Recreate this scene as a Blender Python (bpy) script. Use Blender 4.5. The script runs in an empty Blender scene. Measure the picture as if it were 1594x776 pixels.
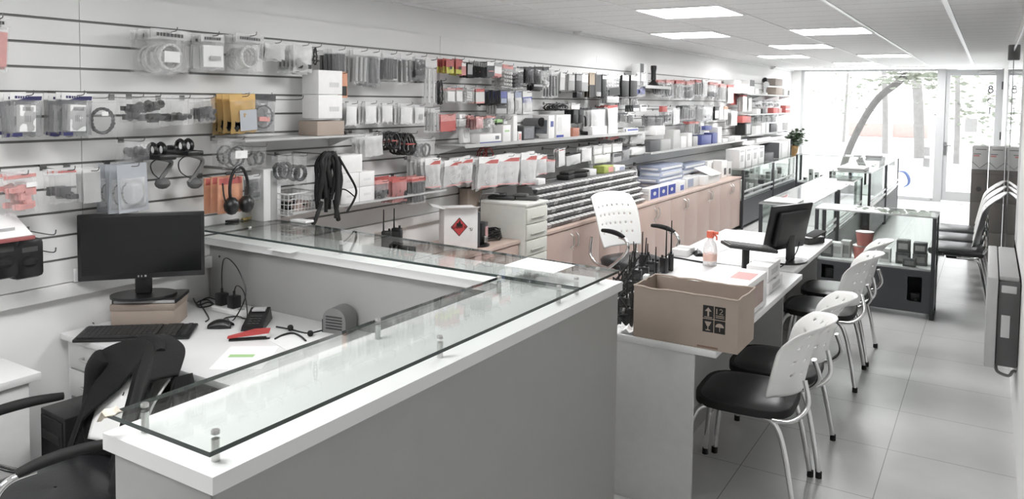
import bpy, bmesh, math, random
from mathutils import Vector, Matrix
PI = math.pi
S = bpy.context.scene
# ------------------------------------------------------------------ camera
F_, YAW, PIT, ROL, CY0, CX0 = 1210.73, -0.551029, -0.0539679, 0.0126766, 219.26, 797.0
EYE = Vector((0, 0, 1.8))
_cy, _sy, _cp, _sp, _cr, _sr = math.cos(YAW), math.sin(YAW), math.cos(PIT), math.sin(PIT), math.cos(ROL), math.sin(ROL)
FW = Vector((_sy * _cp, _cy * _cp, _sp)); _r = Vector((_cy, -_sy, 0)); _u = _r.cross(FW)
RT = _r * _cr + _u * _sr; UP = _u * _cr - _r * _sr
cam = bpy.data.cameras.new('camera'); cam.sensor_width = 36; cam.sensor_fit = 'HORIZONTAL'
cam.lens = F_ * 36 / 1594; cam.shift_y = -(388 - CY0) / 1594; cam.clip_start = 0.02; cam.clip_end = 300
co = bpy.data.objects.new('camera', cam); S.collection.objects.link(co); S.camera = co
m4 = Matrix((RT, UP, -FW)).transposed().to_4x4(); m4.translation = EYE; co.matrix_world = m4
# ------------------------------------------------------------------ sky, exposure, room lamps
W = bpy.data.worlds.new('sky'); S.world = W; W.use_nodes = True
W.node_tree.nodes['Background'].inputs[0].default_value = (0.96, 0.98, 1, 1)
W.node_tree.nodes['Background'].inputs[1].default_value = 2.2
LAMP = 16.5           # ceiling panel emission
S.view_settings.view_transform = 'Standard'; S.view_settings.look = 'None'
S.view_settings.gamma = 1; S.view_settings.use_curve_mapping = False; S.view_settings.exposure = 0.66
S.cycles.transparent_max_bounces = 32; S.cycles.max_bounces = 10
S.cycles.caustics_reflective = False; S.cycles.caustics_refractive = False
S.cycles.sample_clamp_indirect = 4

# ------------------------------------------------------------------ measuring helpers: a photo pixel to a point on a real plane
def ray(x, y): return (FW * F_ + RT * (x - CX0) - UP * (y - CY0)) / F_
def on(x, y, a, v):
    d = ray(x, y); t = (v - EYE[a]) / d[a]; return EYE + d * t
def AX(x, y, v): return on(x, y, 0, v)
def AY(x, y, v): return on(x, y, 1, v)
def AZ(x, y, v): return on(x, y, 2, v)
# ------------------------------------------------------------------ materials
def lin(c):
    return tuple(((v / 255) / 12.92 if v / 255 <= .04045 else ((v / 255 + .055) / 1.055) ** 2.4) for v in c) + (1,)
MC = {}
def M(name, c=(200, 200, 200), rough=.5, metal=0, noise=.06, scale=25, bump=0, alpha=1, emit=0, spec=.5, coat=0):
    if name in MC: return MC[name]
    m = bpy.data.materials.new(name); m.use_nodes = True; n = m.node_tree.nodes; l = m.node_tree.links; b = n['Principled BSDF']
    col = lin(c) if max(c) > 1 or isinstance(c[0], int) else tuple(c) + (1,)
    b.inputs['Roughness'].default_value = rough; b.inputs['Metallic'].default_value = metal
    b.inputs['Specular IOR Level'].default_value = spec; b.inputs['Coat Weight'].default_value = coat
    tc = n.new('ShaderNodeTexCoord'); nz = n.new('ShaderNodeTexNoise'); nz.inputs['Scale'].default_value = scale; nz.inputs['Detail'].default_value = 3
    l.new(tc.outputs['Object'], nz.inputs['Vector'])
    mx = n.new('ShaderNodeMix'); mx.data_type = 'RGBA'
    mx.inputs[6].default_value = tuple(v * (1 - noise) for v in col[:3]) + (1,); mx.inputs[7].default_value = tuple(min(1, v * (1 + noise)) for v in col[:3]) + (1,)
    l.new(nz.outputs['Fac'], mx.inputs[0]); l.new(mx.outputs[2], b.inputs['Base Color'])
    if bump:
        bp = n.new('ShaderNodeBump'); bp.inputs['Strength'].default_value = bump; bp.inputs['Distance'].default_value = .01
        l.new(nz.outputs['Fac'], bp.inputs['Height']); l.new(bp.outputs[0], b.inputs['Normal'])
    if alpha < 1: b.inputs['Alpha'].default_value = alpha
    if emit:
        b.inputs['Emission Color'].default_value = col; b.inputs['Emission Strength'].default_value = emit
    MC[name] = m; return m
def G(v, rough=.5, **k): return M('grey_%d_%d' % (v, int(rough * 100)), (v, v, v), rough, **k)
def film(name, c, alpha, rough=.12):
    if name in MC: return MC[name]
    m = M(name, c, rough, noise=.03, scale=60, bump=.25, alpha=alpha)
    n = m.node_tree.nodes; l = m.node_tree.links
    lw = n.new('ShaderNodeLayerWeight'); lw.inputs[0].default_value = .35
    mr = n.new('ShaderNodeMapRange'); mr.inputs[3].default_value = alpha * .55; mr.inputs[4].default_value = min(1, alpha * 2.1)
    l.new(lw.outputs['Facing'], mr.inputs[0]); l.new(mr.outputs[0], n['Principled BSDF'].inputs['Alpha'])
    return m
def glassmat(name, tint, refl=1.0):
    m = bpy.data.materials.new(name); m.use_nodes = True; n = m.node_tree.nodes; l = m.node_tree.links
    n.remove(n['Principled BSDF']); o = n['Material Output']
    t = n.new('ShaderNodeBsdfTransparent'); t.inputs[0].default_value = tint + (1,)
    g = n.new('ShaderNodeBsdfGlossy'); g.inputs['Roughness'].default_value = .01
    f = n.new('ShaderNodeLayerWeight'); f.inputs[0].default_value = .5
    pw = n.new('ShaderNodeMath'); pw.operation = 'POWER'; pw.inputs[1].default_value = 5; l.new(f.outputs['Facing'], pw.inputs[0])
    mu = n.new('ShaderNodeMath'); mu.operation = 'MULTIPLY_ADD'; mu.inputs[1].default_value = .93 * refl; mu.inputs[2].default_value = .035 * refl
    x = n.new('ShaderNodeMixShader'); l.new(pw.outputs[0], mu.inputs[0]); l.new(mu.outputs[0], x.inputs[0]); l.new(t.outputs[0], x.inputs[1]); l.new(g.outputs[0], x.inputs[2]); l.new(x.outputs[0], o.inputs[0])
    return m
GLASS = glassmat('counter_glass', (.95, .965, .955)); PANE = glassmat('window_glass', (.98, .98, .98), .6)
EDGE = M('polished_glass_edge', (58, 68, 66), .15)
WHITE = M('white_paint', (236, 236, 235), .6, noise=.02, scale=4)
LAMW = M('white_laminate', (224, 224, 224), .35, noise=.015, scale=8)
LAMG = M('grey_laminate', (158, 158, 156), .45, noise=.03, scale=10)
CHROME = M('chrome', (225, 225, 225), .12, 1)
STEEL = M('brushed_steel', (205, 205, 203), .28, 1)
BLACK = M('black_plastic', (24, 24, 25), .35)
BLACKM = M('black_matt', (20, 20, 20), .75)
RUB = M('black_rubber', (26, 26, 26), .6)
LEATH = M('black_vinyl', (38, 38, 40), .32, bump=.05, scale=80)
SHELL = M('white_shell_plastic', (238, 238, 236), .3, noise=.01)
WOOD = M('beech_laminate', (184, 162, 152), .42, noise=.05, scale=14)
WOODT = M('beech_worktop', (196, 174, 163), .4, noise=.05, scale=14)
CARD = M('brown_cardboard', (164, 150, 139), .8, noise=.06, scale=18)
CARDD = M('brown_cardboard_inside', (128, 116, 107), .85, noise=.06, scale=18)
PAPER = M('white_paper', (240, 240, 240), .7, noise=.01)
CREAM = M('cream_plastic', (214, 214, 208), .4)
DARKG = M('anthracite_frame', (50, 51, 54), .5)
ALU = M('aluminium', (205, 206, 206), .35, .6)
RED = M('dull_red', (184, 98, 94), .5, noise=.12, scale=40)
REDP = M('pale_red_print', (208, 150, 146), .55, noise=.2, scale=60)
ORANGE = M('orange_print', (202, 146, 118), .55, noise=.15, scale=40)
YEL = M('amber_paper', (212, 174, 110), .6, noise=.12, scale=30)
LIME = M('lime_print', (196, 194, 96), .55, noise=.1)
GREEN = M('green_print', (166, 200, 146), .55)
BLUE = M('dull_blue', (84, 92, 146), .5, noise=.1, scale=40)
NAVY = M('navy_card', (52, 52, 96), .5, noise=.1)
BLUEG = M('blue_grey_card', (150, 157, 176), .55, noise=.1, scale=30)
CLEAR = film('clear_film', (228, 228, 228), .14)
MILK = film('milky_film', (236, 236, 236), .46)
SMOKE = film('smoky_film', (150, 150, 152), .55)
# ------------------------------------------------------------------ mesh helper
class MB:
    def __init__(s): s.v = []; s.f = []
    def add(s, vs, fs, mat=None):
        o = len(s.v); s.v += [tuple(mat @ Vector(v)) if mat else tuple(v) for v in vs]; s.f += [tuple(i + o for i in f) for f in fs]; return s
    def box(s, x0, x1, y0, y1, z0, z1, b=0, mat=None):
        if b <= 0:
            vs = [(x, y, z) for x in (x0, x1) for y in (y0, y1) for z in (z0, z1)]
            return s.add(vs, [(0, 1, 3, 2), (4, 6, 7, 5), (0, 4, 5, 1), (2, 3, 7, 6), (0, 2, 6, 4), (1, 5, 7, 3)], mat)
        b = min(b, .49 * min(x1 - x0, y1 - y0, z1 - z0))
        bm = bmesh.new(); bmesh.ops.create_cube(bm, size=1)
        for v in bm.verts: v.co = ((x0 + x1) / 2 + v.co.x * (x1 - x0), (y0 + y1) / 2 + v.co.y * (y1 - y0), (z0 + z1) / 2 + v.co.z * (z1 - z0))
        bmesh.ops.bevel(bm, geom=bm.edges[:], offset=b, segments=2, profile=.5, affect='EDGES')
        bm.verts.index_update(); vs = [v.co.copy() for v in bm.verts]; fs = [tuple(v.index for v in f.verts) for f in bm.faces]; bm.free()
        return s.add(vs, fs, mat)
    def tube(s, pts, r, n=8, closed=False, mat=None):
        P = [Vector(p) for p in pts]; k = len(P); rs = r if isinstance(r, (list, tuple)) else [r] * k
        vs = []; nrm = None
        for i in range(k):
            a = P[i - 1] if (i > 0 or closed) else P[i]; c = P[(i + 1) % k] if (i < k - 1 or closed) else P[i]
            t = (c - a); t = t.normalized() if t.length > 1e-9 else Vector((0, 0, 1))
            if nrm is None: nrm = t.orthogonal().normalized()
            else:
                nrm = nrm - t * nrm.dot(t); nrm = nrm.normalized() if nrm.length > 1e-6 else t.orthogonal().normalized()
            bn = t.cross(nrm)
            for j in range(n):
                an = 2 * PI * j / n; vs.append(P[i] + (nrm * math.cos(an) + bn * math.sin(an)) * rs[i])
        fs = []
        for i in range(k if closed else k - 1):
            for j in range(n):
                fs.append((i * n + j, i * n + (j + 1) % n, ((i + 1) % k) * n + (j + 1) % n, ((i + 1) % k) * n + j))
        if not closed: fs += [tuple(range(n))[::-1], tuple((k - 1) * n + j for j in range(n))]
        return s.add(vs, fs, mat)
    def cyl(s, p0, p1, r, n=16, mat=None): return s.tube([p0, p1], r, n, mat=mat)
    def lathe(s, prof, c=(0, 0, 0), n=20, mat=None):
        vs = []; fs = []
        for r, z in prof:
            for j in range(n): a = 2 * PI * j / n; vs.append((c[0] + r * math.cos(a), c[1] + r * math.sin(a), c[2] + z))
        for i in range(len(prof) - 1):
            for j in range(n): fs.append((i * n + j, i * n + (j + 1) % n, (i + 1) * n + (j + 1) % n, (i + 1) * n + j))
        fs += [tuple(range(n))[::-1], tuple((len(prof) - 1) * n + j for j in range(n))]
        return s.add(vs, fs, mat)
    def grid(s, fn, nu, nv, hole=None, mat=None):
        vs = [fn(i / nu, j / nv) for j in range(nv + 1) for i in range(nu + 1)]
        fs = [(j * (nu + 1) + i, j * (nu + 1) + i + 1, (j + 1) * (nu + 1) + i + 1, (j + 1) * (nu + 1) + i) for j in range(nv) for i in range(nu) if not (hole and hole(i, j))]
        return s.add(vs, fs, mat)
    def prism(s, poly, z0, z1, mat=None):
        n = len(poly); vs = [(x, y, z0) for x, y in poly] + [(x, y, z1) for x, y in poly]
        return s.add(vs, [tuple(range(n))[::-1], tuple(range(n, 2 * n))] + [(i, (i + 1) % n, n + (i + 1) % n, n + i) for i in range(n)], mat)
    def ball(s, c, r, n=10, sz=1, mat=None):
        vs = [(c[0], c[1], c[2] - r * sz)]; fs = []; k = n // 2
        for i in range(1, k):
            a = -PI / 2 + PI * i / k
            for j in range(n): b = 2 * PI * j / n; vs.append((c[0] + r * math.cos(a) * math.cos(b), c[1] + r * math.cos(a) * math.sin(b), c[2] + r * sz * math.sin(a)))
        vs.append((c[0], c[1], c[2] + r * sz))
        for j in range(n): fs.append((0, 1 + (j + 1) % n, 1 + j))
        for i in range(k - 2):
            for j in range(n): fs.append((1 + i * n + j, 1 + i * n + (j + 1) % n, 1 + (i + 1) * n + (j + 1) % n, 1 + (i + 1) * n + j))
        o = 1 + (k - 2) * n
        for j in range(n): fs.append((o + j, o + (j + 1) % n, len(vs) - 1))
        return s.add(vs, fs, mat)
    def build(s, name, mat, parent=None, smooth=True, solid=0, loc=None):
        me = bpy.data.meshes.new(name); me.from_pydata(s.v, [], s.f); me.update()
        me.materials.append(mat)
        if smooth:
            me.polygons.foreach_set('use_smooth', [True] * len(me.polygons)); me.set_sharp_from_angle(angle=math.radians(38))
        o = bpy.data.objects.new(name, me); S.collection.objects.link(o)
        if parent is not None: o.parent = parent
        if loc: o.location = loc
        if solid:
            md = o.modifiers.new('solid', 'SOLIDIFY'); md.thickness = solid; md.offset = 0
        return o
def rot(a, axis='Z'): return Matrix.Rotation(a, 4, axis)
def trs(x, y, z, a=0, axis='Z'): return Matrix.Translation((x, y, z)) @ Matrix.Rotation(a, 4, axis)
LABELS = {}
def tag(o, label, cat, group=None):
    o['label'] = label; o['category'] = cat
    if group: o['group'] = group
    n = len(label.split())
    if n > 16 or n < 4: print('LABEL LEN', n, label)
    if label in LABELS and not (group and LABELS[label] == group): print('LABEL DUP', label)
    LABELS[label] = group
    return o
def thing(name, label, cat, loc=(0, 0, 0), rz=0, group=None):
    o = bpy.data.objects.new(name, None); S.collection.objects.link(o); o.empty_display_size = .05
    o.location = loc; o.rotation_euler = (0, 0, rz); return tag(o, label, cat, group)
def struct(o): o['kind'] = 'structure'; return o
def copy_tree(o, parent=None):
    c = o.copy(); S.collection.objects.link(c)
    if parent is not None: c.parent = parent; c.matrix_parent_inverse = o.matrix_parent_inverse
    for ch in o.children: copy_tree(ch, c)
    return c
def arc(c, r, a0, a1, n, ax='xz'):
    out = []
    for i in range(n + 1):
        a = a0 + (a1 - a0) * i / n; p = [c[0], c[1], c[2]]
        i0, i1 = {'xz': (0, 2), 'yz': (1, 2), 'xy': (0, 1)}[ax]; p[i0] += r * math.cos(a); p[i1] += r * math.sin(a); out.append(tuple(p))
    return out
def smoothpath(pts, k=6):
    P = [Vector(p) for p in pts]; P = [P[0]] + P + [P[-1]]; out = []
    for i in range(1, len(P) - 2):
        a, b, c, d = P[i - 1:i + 3]
        for j in range(k):
            t = j / k; out.append(.5 * ((2 * b) + (c - a) * t + (2 * a - 5 * b + 4 * c - d) * t * t + (3 * b - a - 3 * c + d) * t ** 3))
    return out + [P[-2]]
# ------------------------------------------------------------------ the room
XL, XR, YB, YF, ZC = -3.46, 0.175, -2.2, 16.5, 2.45
WX = -3.44                     # face of the slat boards on the long wall
def tile_mat(name, c, jx, jy, px, py, jw, jc, rough, bump, nscale, noise=.05):
    m = M(name, c, rough, noise=noise, scale=nscale, bump=bump); n = m.node_tree.nodes; l = m.node_tree.links; b = n['Principled BSDF']
    g = n.new('ShaderNodeNewGeometry'); sp = n.new('ShaderNodeSeparateXYZ'); l.new(g.outputs['Position'], sp.inputs[0])
    outs = []
    for ax, j, p in (('X', jx, px), ('Y', jy, py)):
        a = n.new('ShaderNodeMath'); a.operation = 'SUBTRACT'; a.inputs[1].default_value = p; l.new(sp.outputs[ax], a.inputs[0])
        d = n.new('ShaderNodeMath'); d.operation = 'PINGPONG'; d.inputs[1].default_value = j / 2; l.new(a.outputs[0], d.inputs[0])
        k = n.new('ShaderNodeMath'); k.operation = 'LESS_THAN'; k.inputs[1].default_value = jw; l.new(d.outputs[0], k.inputs[0]); outs.append(k)
    mx = n.new('ShaderNodeMath'); mx.operation = 'MAXIMUM'; l.new(outs[0].outputs[0], mx.inputs[0]); l.new(outs[1].outputs[0], mx.inputs[1])
    old = b.inputs['Base Color'].links[0].from_socket
    c2 = n.new('ShaderNodeMix'); c2.data_type = 'RGBA'; c2.inputs[7].default_value = lin(jc); l.new(mx.outputs[0], c2.inputs[0]); l.new(old, c2.inputs[6]); l.new(c2.outputs[2], b.inputs['Base Color'])
    return m
FLOOR = tile_mat('floor_tiles', (198, 198, 197), .6, .6, -.39, 3.82, .002, (120, 120, 119), .28, .02, 6, .07)
CEIL = tile_mat('ceiling_tiles', (244, 244, 244), 50, .325, 20, .05, .0035, (165, 165, 165), .8, .35, 55, .08)
struct(MB().box(XL - .2, XR + .2, YB - .2, YF + .1, -.1, 0).build('floor', FLOOR))
struct(MB().box(XL - .2, XR + .2, YB - .2, YF + .1, ZC, ZC + .1).build('ceiling', CEIL))
wl = struct(MB().box(XL - .15, XL, YB - .2, YF + .1, 0, ZC).build('wall_left', WHITE))
struct(MB().box(XR, XR + .15, YB - .2, YF + .1, 0, ZC).build('wall_right', WHITE))
struct(MB().box(XL, XR, YB - .15, YB, 0, ZC).build('wall_back', WHITE))
# slat boards: 100 mm boards with aluminium-lined grooves, in 2.64 m panels
GZ = [2.118 - .1045 * k for k in range(12)]         # groove heights
seams = [-.70, 1.94, 4.58, 7.22, 9.86, 12.50, 14.42]
SLAT = M('slat_board_white', (233, 233, 232), .45, noise=.012, scale=3)
GROOVE = M('groove_liner', (128, 128, 127), .5)
zs = [2.25] + GZ
for a, b_ in zip(seams[:-1], seams[1:]):
    mb = MB()
    for z1, z0 in zip(zs[:-1], zs[1:]): mb.box(XL + .008, WX, a + .0015, b_ - .0015, z0 + (.0055 if z0 != zs[-1] else 0), z1 - (.0055 if z1 != zs[0] else 0))
    o = mb.build('slat_board', SLAT, wl)
    MB().box(XL + .001, XL + .008, a, b_, zs[-1], zs[0]).build('groove_liner', GROOVE, wl)
# cable trunking under the slats, socket
struct(MB().box(XL + .001, WX + .02, -.7, 5.0, .905, .965, .004).build('trim_1', M('trunking_white', (228, 228, 227), .4)))
sk = thing('wall_socket', 'white double wall socket on the cable trunking by the black monitor', 'socket', (WX + .021, 1.93, 0))
MB().box(0, .012, -.05, .05, .97, 1.03, .004).build('face_plate', LAMW, sk)
for k in (-1, 1):
    h = MB()
    for dy in (-.006, .006): h.cyl((.0118, k * .024 + dy, 1.0), (.0124, k * .024 + dy, 1.0), .0022, 8)
    h.build('socket_hole', BLACK, sk)
# ceiling grid runners
RUN = M('white_ceiling_runner', (246, 246, 246), .3, noise=.01)
for k, x in enumerate((-2.83, -2.195, -1.57, -.925, -.272)):
    w = (.006, .006, .008, .012, .016)[k]
    struct(MB().box(x - w, x + w, YB, YF - .06, ZC - .006, ZC + .001).build('trim_%d' % (k + 2), RUN))
struct(MB().box(WX - .02, WX + .02, YB, YF - .06, ZC - .02, ZC + .001).build('trim_7', RUN))
# ceiling light panels
LP = M('light_diffuser', (255, 255, 255), .5, noise=.0, emit=LAMP)
# photographed lamps: find each from its pixel
pix = [((997.9, 15), (1161.7, 22.9)), ((1024, 51.5), (1141, 56.9)), ((1235.6, 45.6), (1364.8, 51.4)), ((1203, 71.5), (1301, 73)), ((1183, 87), (1263, 89)), ((1340, 86), (1419, 87.5)), ((1294, 97.5), (1370, 99.5)), ((1265, 105.8), (1330, 107)), ((1384, 105), (1452, 106))]
ph = ['nearest the reception counter, largest in view', 'over the organizer racks, nearest the slat wall', 'beside the bright runner, in the row after the first two', 'third of the column along the slat wall',
      'fourth of the column along the slat wall', 'in the runner column, one row before the storefront pair', 'in the middle column, one row from the storefront', 'last before the storefront, on the slat wall side', 'last before the storefront, on the mirror side']
lampspots = []
colx = [-2.83, -2.195, -1.57, -.925]
for (p0, p1) in pix:
    A = AZ(*p0, ZC - .008); B = AZ(*p1, ZC - .008); cx = (A.x + B.x) / 2; i = min(range(3), key=lambda i: abs((colx[i] + colx[i + 1]) / 2 - cx))
    lampspots.append(((colx[i] + colx[i + 1]) / 2, (A.y + B.y) / 2))
fillspots = [(-1.883, 3.3), (-1.883, 1.0), (-2.513, -.3)]  # unseen ceiling panels added as fill light to brighten the reception
def lamp(x, y, label, group=None):
    t = thing('ceiling_light', label, 'ceiling light', (x, y, ZC - .0005), 0, group)
    f = MB(); a, b = .305, .318
    f.box(-a - .008, a + .008, -b - .006, -b + .01, -.012, 0).box(-a - .008, a + .008, b - .01, b + .006, -.012, 0).box(-a - .008, -a + .01, -b, b, -.012, 0).box(a - .01, a + .008, -b, b, -.012, 0)
    f.build('frame', RUN, t); MB().box(-a + .01, a - .01, -b + .01, b - .01, -.008, -.001).build('diffuser', LP, t); return t
print('lamps', [(round(a, 2), round(b, 2)) for a, b in lampspots])
for (x, y), s in zip(lampspots, ph): lamp(x, y, 'square lit ceiling panel ' + s.replace('nearest', 'closest to'), 'lit ceiling panels')
for x, y in fillspots: lamp(x, y, 'added fill-light ceiling panel above the reception, out of the picture', 'added fill-light panels above the reception')
for px, py, lb in ((899, 45, 'small white motion sensor in the ceiling corner above the peg hooks'), (1203, 103, 'small white motion sensor in the ceiling corner above the far shelves')):
    P = AX(px, py, WX + .05)
    t = thing('motion_sensor', lb, 'sensor', (XL, P.y, P.z))
    mb = MB(); mb.lathe([(.0, -.055), (.03, -.05), (.045, -.02), (.045, .02), (.03, .045), (0, .05)], (.06, 0, 0), 14); mb.build('housing', LAMW, t)
    MB().lathe([(.0, -.012), (.02, -.01), (.026, 0), (.02, .01), (0, .012)], (.1, 0, -.015), 12).build('lens', G(200, .2), t)
    MB().cyl((0, 0, .0), (.03, 0, 0), .012).build('bracket', LAMW, t)
# ------------------------------------------------------------------ storefront
FRM = M('white_aluminium_frame', (188, 189, 190), .4, noise=.01)
w1 = MB().box(-3.28, -3.225, YF - .05, YF + .05, .0, ZC)
w1.box(-3.225, -.868, YF - .05, YF + .05, 2.42, ZC).box(-3.225, -.868, YF - .05, YF + .05, 0, .045).box(-.868, -.73, YF - .06, YF + .06, 0, ZC)
window = struct(w1.build('window_1', FRM))
MB().box(-3.225, -.868, YF - .004, YF + .004, .045, 2.42).build('pane', PANE, window)
struct(MB().box(XL, -3.28, YF - .06, YF + .1, 0, ZC).build('wall_front', WHITE))
d = MB().box(-.73, -.655, YF - .03, YF + .03, .02, ZC - .01).box(.06, .145, YF - .03, YF + .03, .02, ZC - .01).box(-.655, .06, YF - .03, YF + .03, 2.33, ZC - .01).box(-.655, .06, YF - .03, YF + .03, .02, .19)
door = struct(d.build('door_1', FRM)); MB().box(-.655, .06, YF - .004, YF + .004, .19, 2.33).build('pane', PANE, door)
h = MB().box(-.715, -.675, YF - .045, YF - .03, .86, 1.1, .004).tube(smoothpath([(-.695, YF - .04, 1.04), (-.695, YF - .09, 1.04), (-.6, YF - .095, 1.04)]), .011)
h.build('handle', G(110, .3), door)
MB().box(-.21, .05, YF - .085, YF - .032, 2.36, 2.415, .01).build('door_closer', G(190, .4), door)
for z in (1.25, 2.15): MB().cyl((.16, YF - .04, z - .07), (.16, YF - .04, z + .07), .012).build('hinge', G(60, .4), door)
struct(MB().box(.145, XR, YF - .04, YF + .04, 0, ZC).build('trim_8', FRM))
# house number stuck on the door pane, read from outside: 8 0 1 mirrored for us
num = MB()
for z, kind in ((2.08, 8), (1.875, 0), (1.70, 1)):
    y = YF - .006
    if kind == 8: num.tube(arc((-.018, y, z + .036), .026, 0, 2 * PI, 16)[:-1], .012, 6, True).tube(arc((-.018, y, z - .024), .036, 0, 2 * PI, 16)[:-1], .012, 6, True)
    if kind == 0: num.tube([(p[0], p[1], z + (p[2] - z) * 1.15) for p in arc((-.012, y, z), .042, 0, 2 * PI, 18)[:-1]], .007, 6, True)
    if kind == 1: num.tube([(-.022, y, z - .07), (-.022, y, z + .06)], .010, 6).tube([(-.022, y, z + .06), (.0, y, z + .035)], .009, 6)
num.build('door_number_lettering', M('number_grey', (74, 74, 76), .7), door)
MB().box(-.4, -.2, YF - .008, YF - .005, 1.3, 1.55).build('notice_sheet', G(190, .7), door)
for z in (.83, .62): MB().box(-1.05, -.94, YF - .008, YF - .005, z, z + .17).build('sticker', G(170, .6), window)
# round blue emblem on the shop window and a line of pale lettering under it
em = MB(); pts = [AY(x, y, YF - .008) for x, y in ((1398, 267), (1406, 267), (1412, 272), (1415, 280), (1413, 287), (1406, 291))]
em.tube(smoothpath(pts), [.006 + .026 * math.sin(PI * min(1, i / 30)) for i in range(len(smoothpath(pts)))], 6); em.build('blue_emblem', M('emblem_blue', (110, 128, 176), .5), window)
lt = MB()
for k in range(16):
    P = AY(1402 + k * 2.4, 301 + k * .12, YF - .008)
    if k not in (6, 11): lt.box(P.x - .008, P.x + .008, P.y - .001, P.y, P.z - .012, P.z + .012)
lt.build('window_lettering', G(225, .6), window)
MB().box(-3.2, -.9, YF - .14, YF - .052, 0, .06).build('sill', FRM, window)
# mirror on the near-street half of the right wall, and the plaster pier before it
MIR = M('mirror_silver', (232, 233, 233), .02, 1, noise=.0)
mm = thing('wall_mirror', 'tall frameless mirror panel along the wall facing the counters', 'mirror', (XR, 0, 0))
MB().box(-.012, -.001, 5.95, 8.63, .05, 2.30).build('mirror_panel', MIR, mm)
MB().box(-.012, -.001, 8.65, 11.4, .05, 2.30).build('mirror_panel', MIR, mm)
MB().box(-.016, -.001, 8.625, 8.655, .05, 2.30).build('joint_strip', FRM, mm)
MB().box(-.06, -.001, 8.58, 8.7, 2.22, 2.36, .008).build('bracket', G(120, .5), mm)
MB().box(-.016, -.001, 5.94, 11.4, 2.30, 2.33).build('top_rail', ALU, mm)
# ------------------------------------------------------------------ the street outside
GND = M('pale_pavement', (235, 235, 234), .8, noise=.05, scale=3)
struct(MB().box(-30, 30, YF + .1, 70, -.25, -.06).build('ground_outside', GND))
struct(MB().box(-30, 30, 24, 30, -.2, -.05).build('road_outside', M('pale_asphalt', (214, 214, 214), .9, noise=.06, scale=2)))
lw = thing('garden_wall', 'low pinkish wall across the street beyond the window', 'wall', (0, 48, -.05))
MB().box(-6.9, -4.9, 0, .4, 0, .72, .02).box(-4.6, -2.9, 0, .4, 0, .72, .02).build('masonry', M('pinkish_masonry', (180, 156, 151), .9, noise=.1, scale=6), lw)
MB().box(-4.9, -4.6, -.05, .45, 0, .8, .03).build('pillar', M('pale_masonry', (222, 218, 214), .9), lw)
BARK = M('grey_bark', (102, 101, 99), .9, noise=.3, scale=9, bump=.4); LEAF = M('pale_leaf', (132, 138, 124), .6, noise=.3, scale=5)
BARK2 = M('pale_bark', (138, 137, 135), .9, noise=.2, scale=6, bump=.3)
random.seed(3)
def leaves(n, c, rad, sz):
    mb = MB()
    for k in range(n):
        p = Vector(c) + Vector((random.gauss(0, 1) * rad[0], random.gauss(0, 1) * rad[1], random.gauss(0, 1) * rad[2]))
        e = Matrix.Translation(p) @ Matrix.Rotation(random.random() * 6.3, 4, 'Z') @ Matrix.Rotation(random.random() * 3, 4, 'X')
        mb.add([(-sz, 0, 0), (0, sz * .45, sz * .1), (sz, 0, 0), (0, -sz * .45, -sz * .1)], [(0, 1, 2, 3)], e)
    return mb
def tree(label, y, px, r0, r1, mat, crown):
    P = [AY(a, b, y + i * 0) for i, (a, b) in enumerate(px)]
    P[0].z = -.06
    t = thing('street_tree', label, 'tree', P[0])
    q = smoothpath([p - P[0] for p in P], 5)
    mb = MB(); n = len(q); mb.tube(q, [r0 + (r1 - r0) * i / (n - 1) for i in range(n)], 10)
    mb.build('trunk', mat, t)
    for (cx, cy, rr, cnt) in crown:
        c = AY(cx, cy, y) - P[0]; leaves(cnt, c, rr, .11).build('foliage', LEAF, t, False)
tree('leaning grey trunk right outside the shop window, mottled bark', 19.5, [(1306, 270), (1322, 232), (1345, 185), (1368, 152), (1398, 128), (1424, 104), (1450, 84)], .075, .085, BARK, [(1420, 112, (.5, .5, .16), 160), (1455, 118, (.3, .4, .16), 60)])
tree('broad pale forked tree standing across the street behind the leaning trunk', 30, [(1432, 214), (1430, 180), (1428, 140), (1424, 90)], .17, .15, BARK2, [(1432, 112, (.7, .7, .4), 90)])
tree('thin pale tree across the street near the window post', 40, [(1314, 190), (1317, 160), (1320, 110)], .07, .05, BARK2, [(1335, 150, (.6, .8, .6), 90)])
tree('slender pale tree seen behind the middle of the shop window', 32, [(1379, 196), (1378, 170), (1376, 110)], .11, .09, BARK2, [(1378, 112, (.9, .8, .5), 90)])
tree('slim tree seen through the glazed door', 28, [(1488, 260), (1490, 200), (1491, 110)], .09, .07, BARK2, [(1530, 150, (.5, .8, .9), 140), (1500, 172, (.5, .5, .3), 60)])
# ------------------------------------------------------------------ reception counter (L-shaped, grey laminate with white tops)
ZT = 1.07
rc = thing('reception_counter', 'L-shaped grey laminate reception counter with thick white top and glass above it', 'counter', (-1.42, 1.9, 0))
def loc(o, p): o.location = (-p[0], -p[1], -p[2]); return o
RCO = (-1.42, 1.9, 0)
def L(x0, x1, y0, y1, z0, z1, b, name, mat): return loc(MB().box(x0, x1, y0, y1, z0, z1, b).build(name, mat, rc), RCO)
mb = MB(); mb.prism([(-1.605, .94), (-1.24, .94), (-1.24, 2.885), (-3.438, 2.885), (-3.438, 2.56), (-1.605, 2.56)], ZT - .036, ZT)
loc(mb.build('worktop', LAMW, rc, False), RCO)
L(-1.268, -1.25, .96, 2.865, 0, ZT - .036, .001, 'front_panel', LAMG)
L(-1.585, -1.268, .955, .973, 0, ZT - .036, .001, 'end_panel', LAMG)
L(-1.60, -1.585, .973, 2.6, 0, ZT - .036, .001, 'inner_panel', LAMG)
L(-3.438, -1.585, 2.6, 2.618, 0, ZT - .036, .001, 'inner_panel', LAMG)
L(-3.438, -1.268, 2.847, 2.865, 0, ZT - .036, .001, 'back_panel', LAMG)
s = MB()
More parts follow.
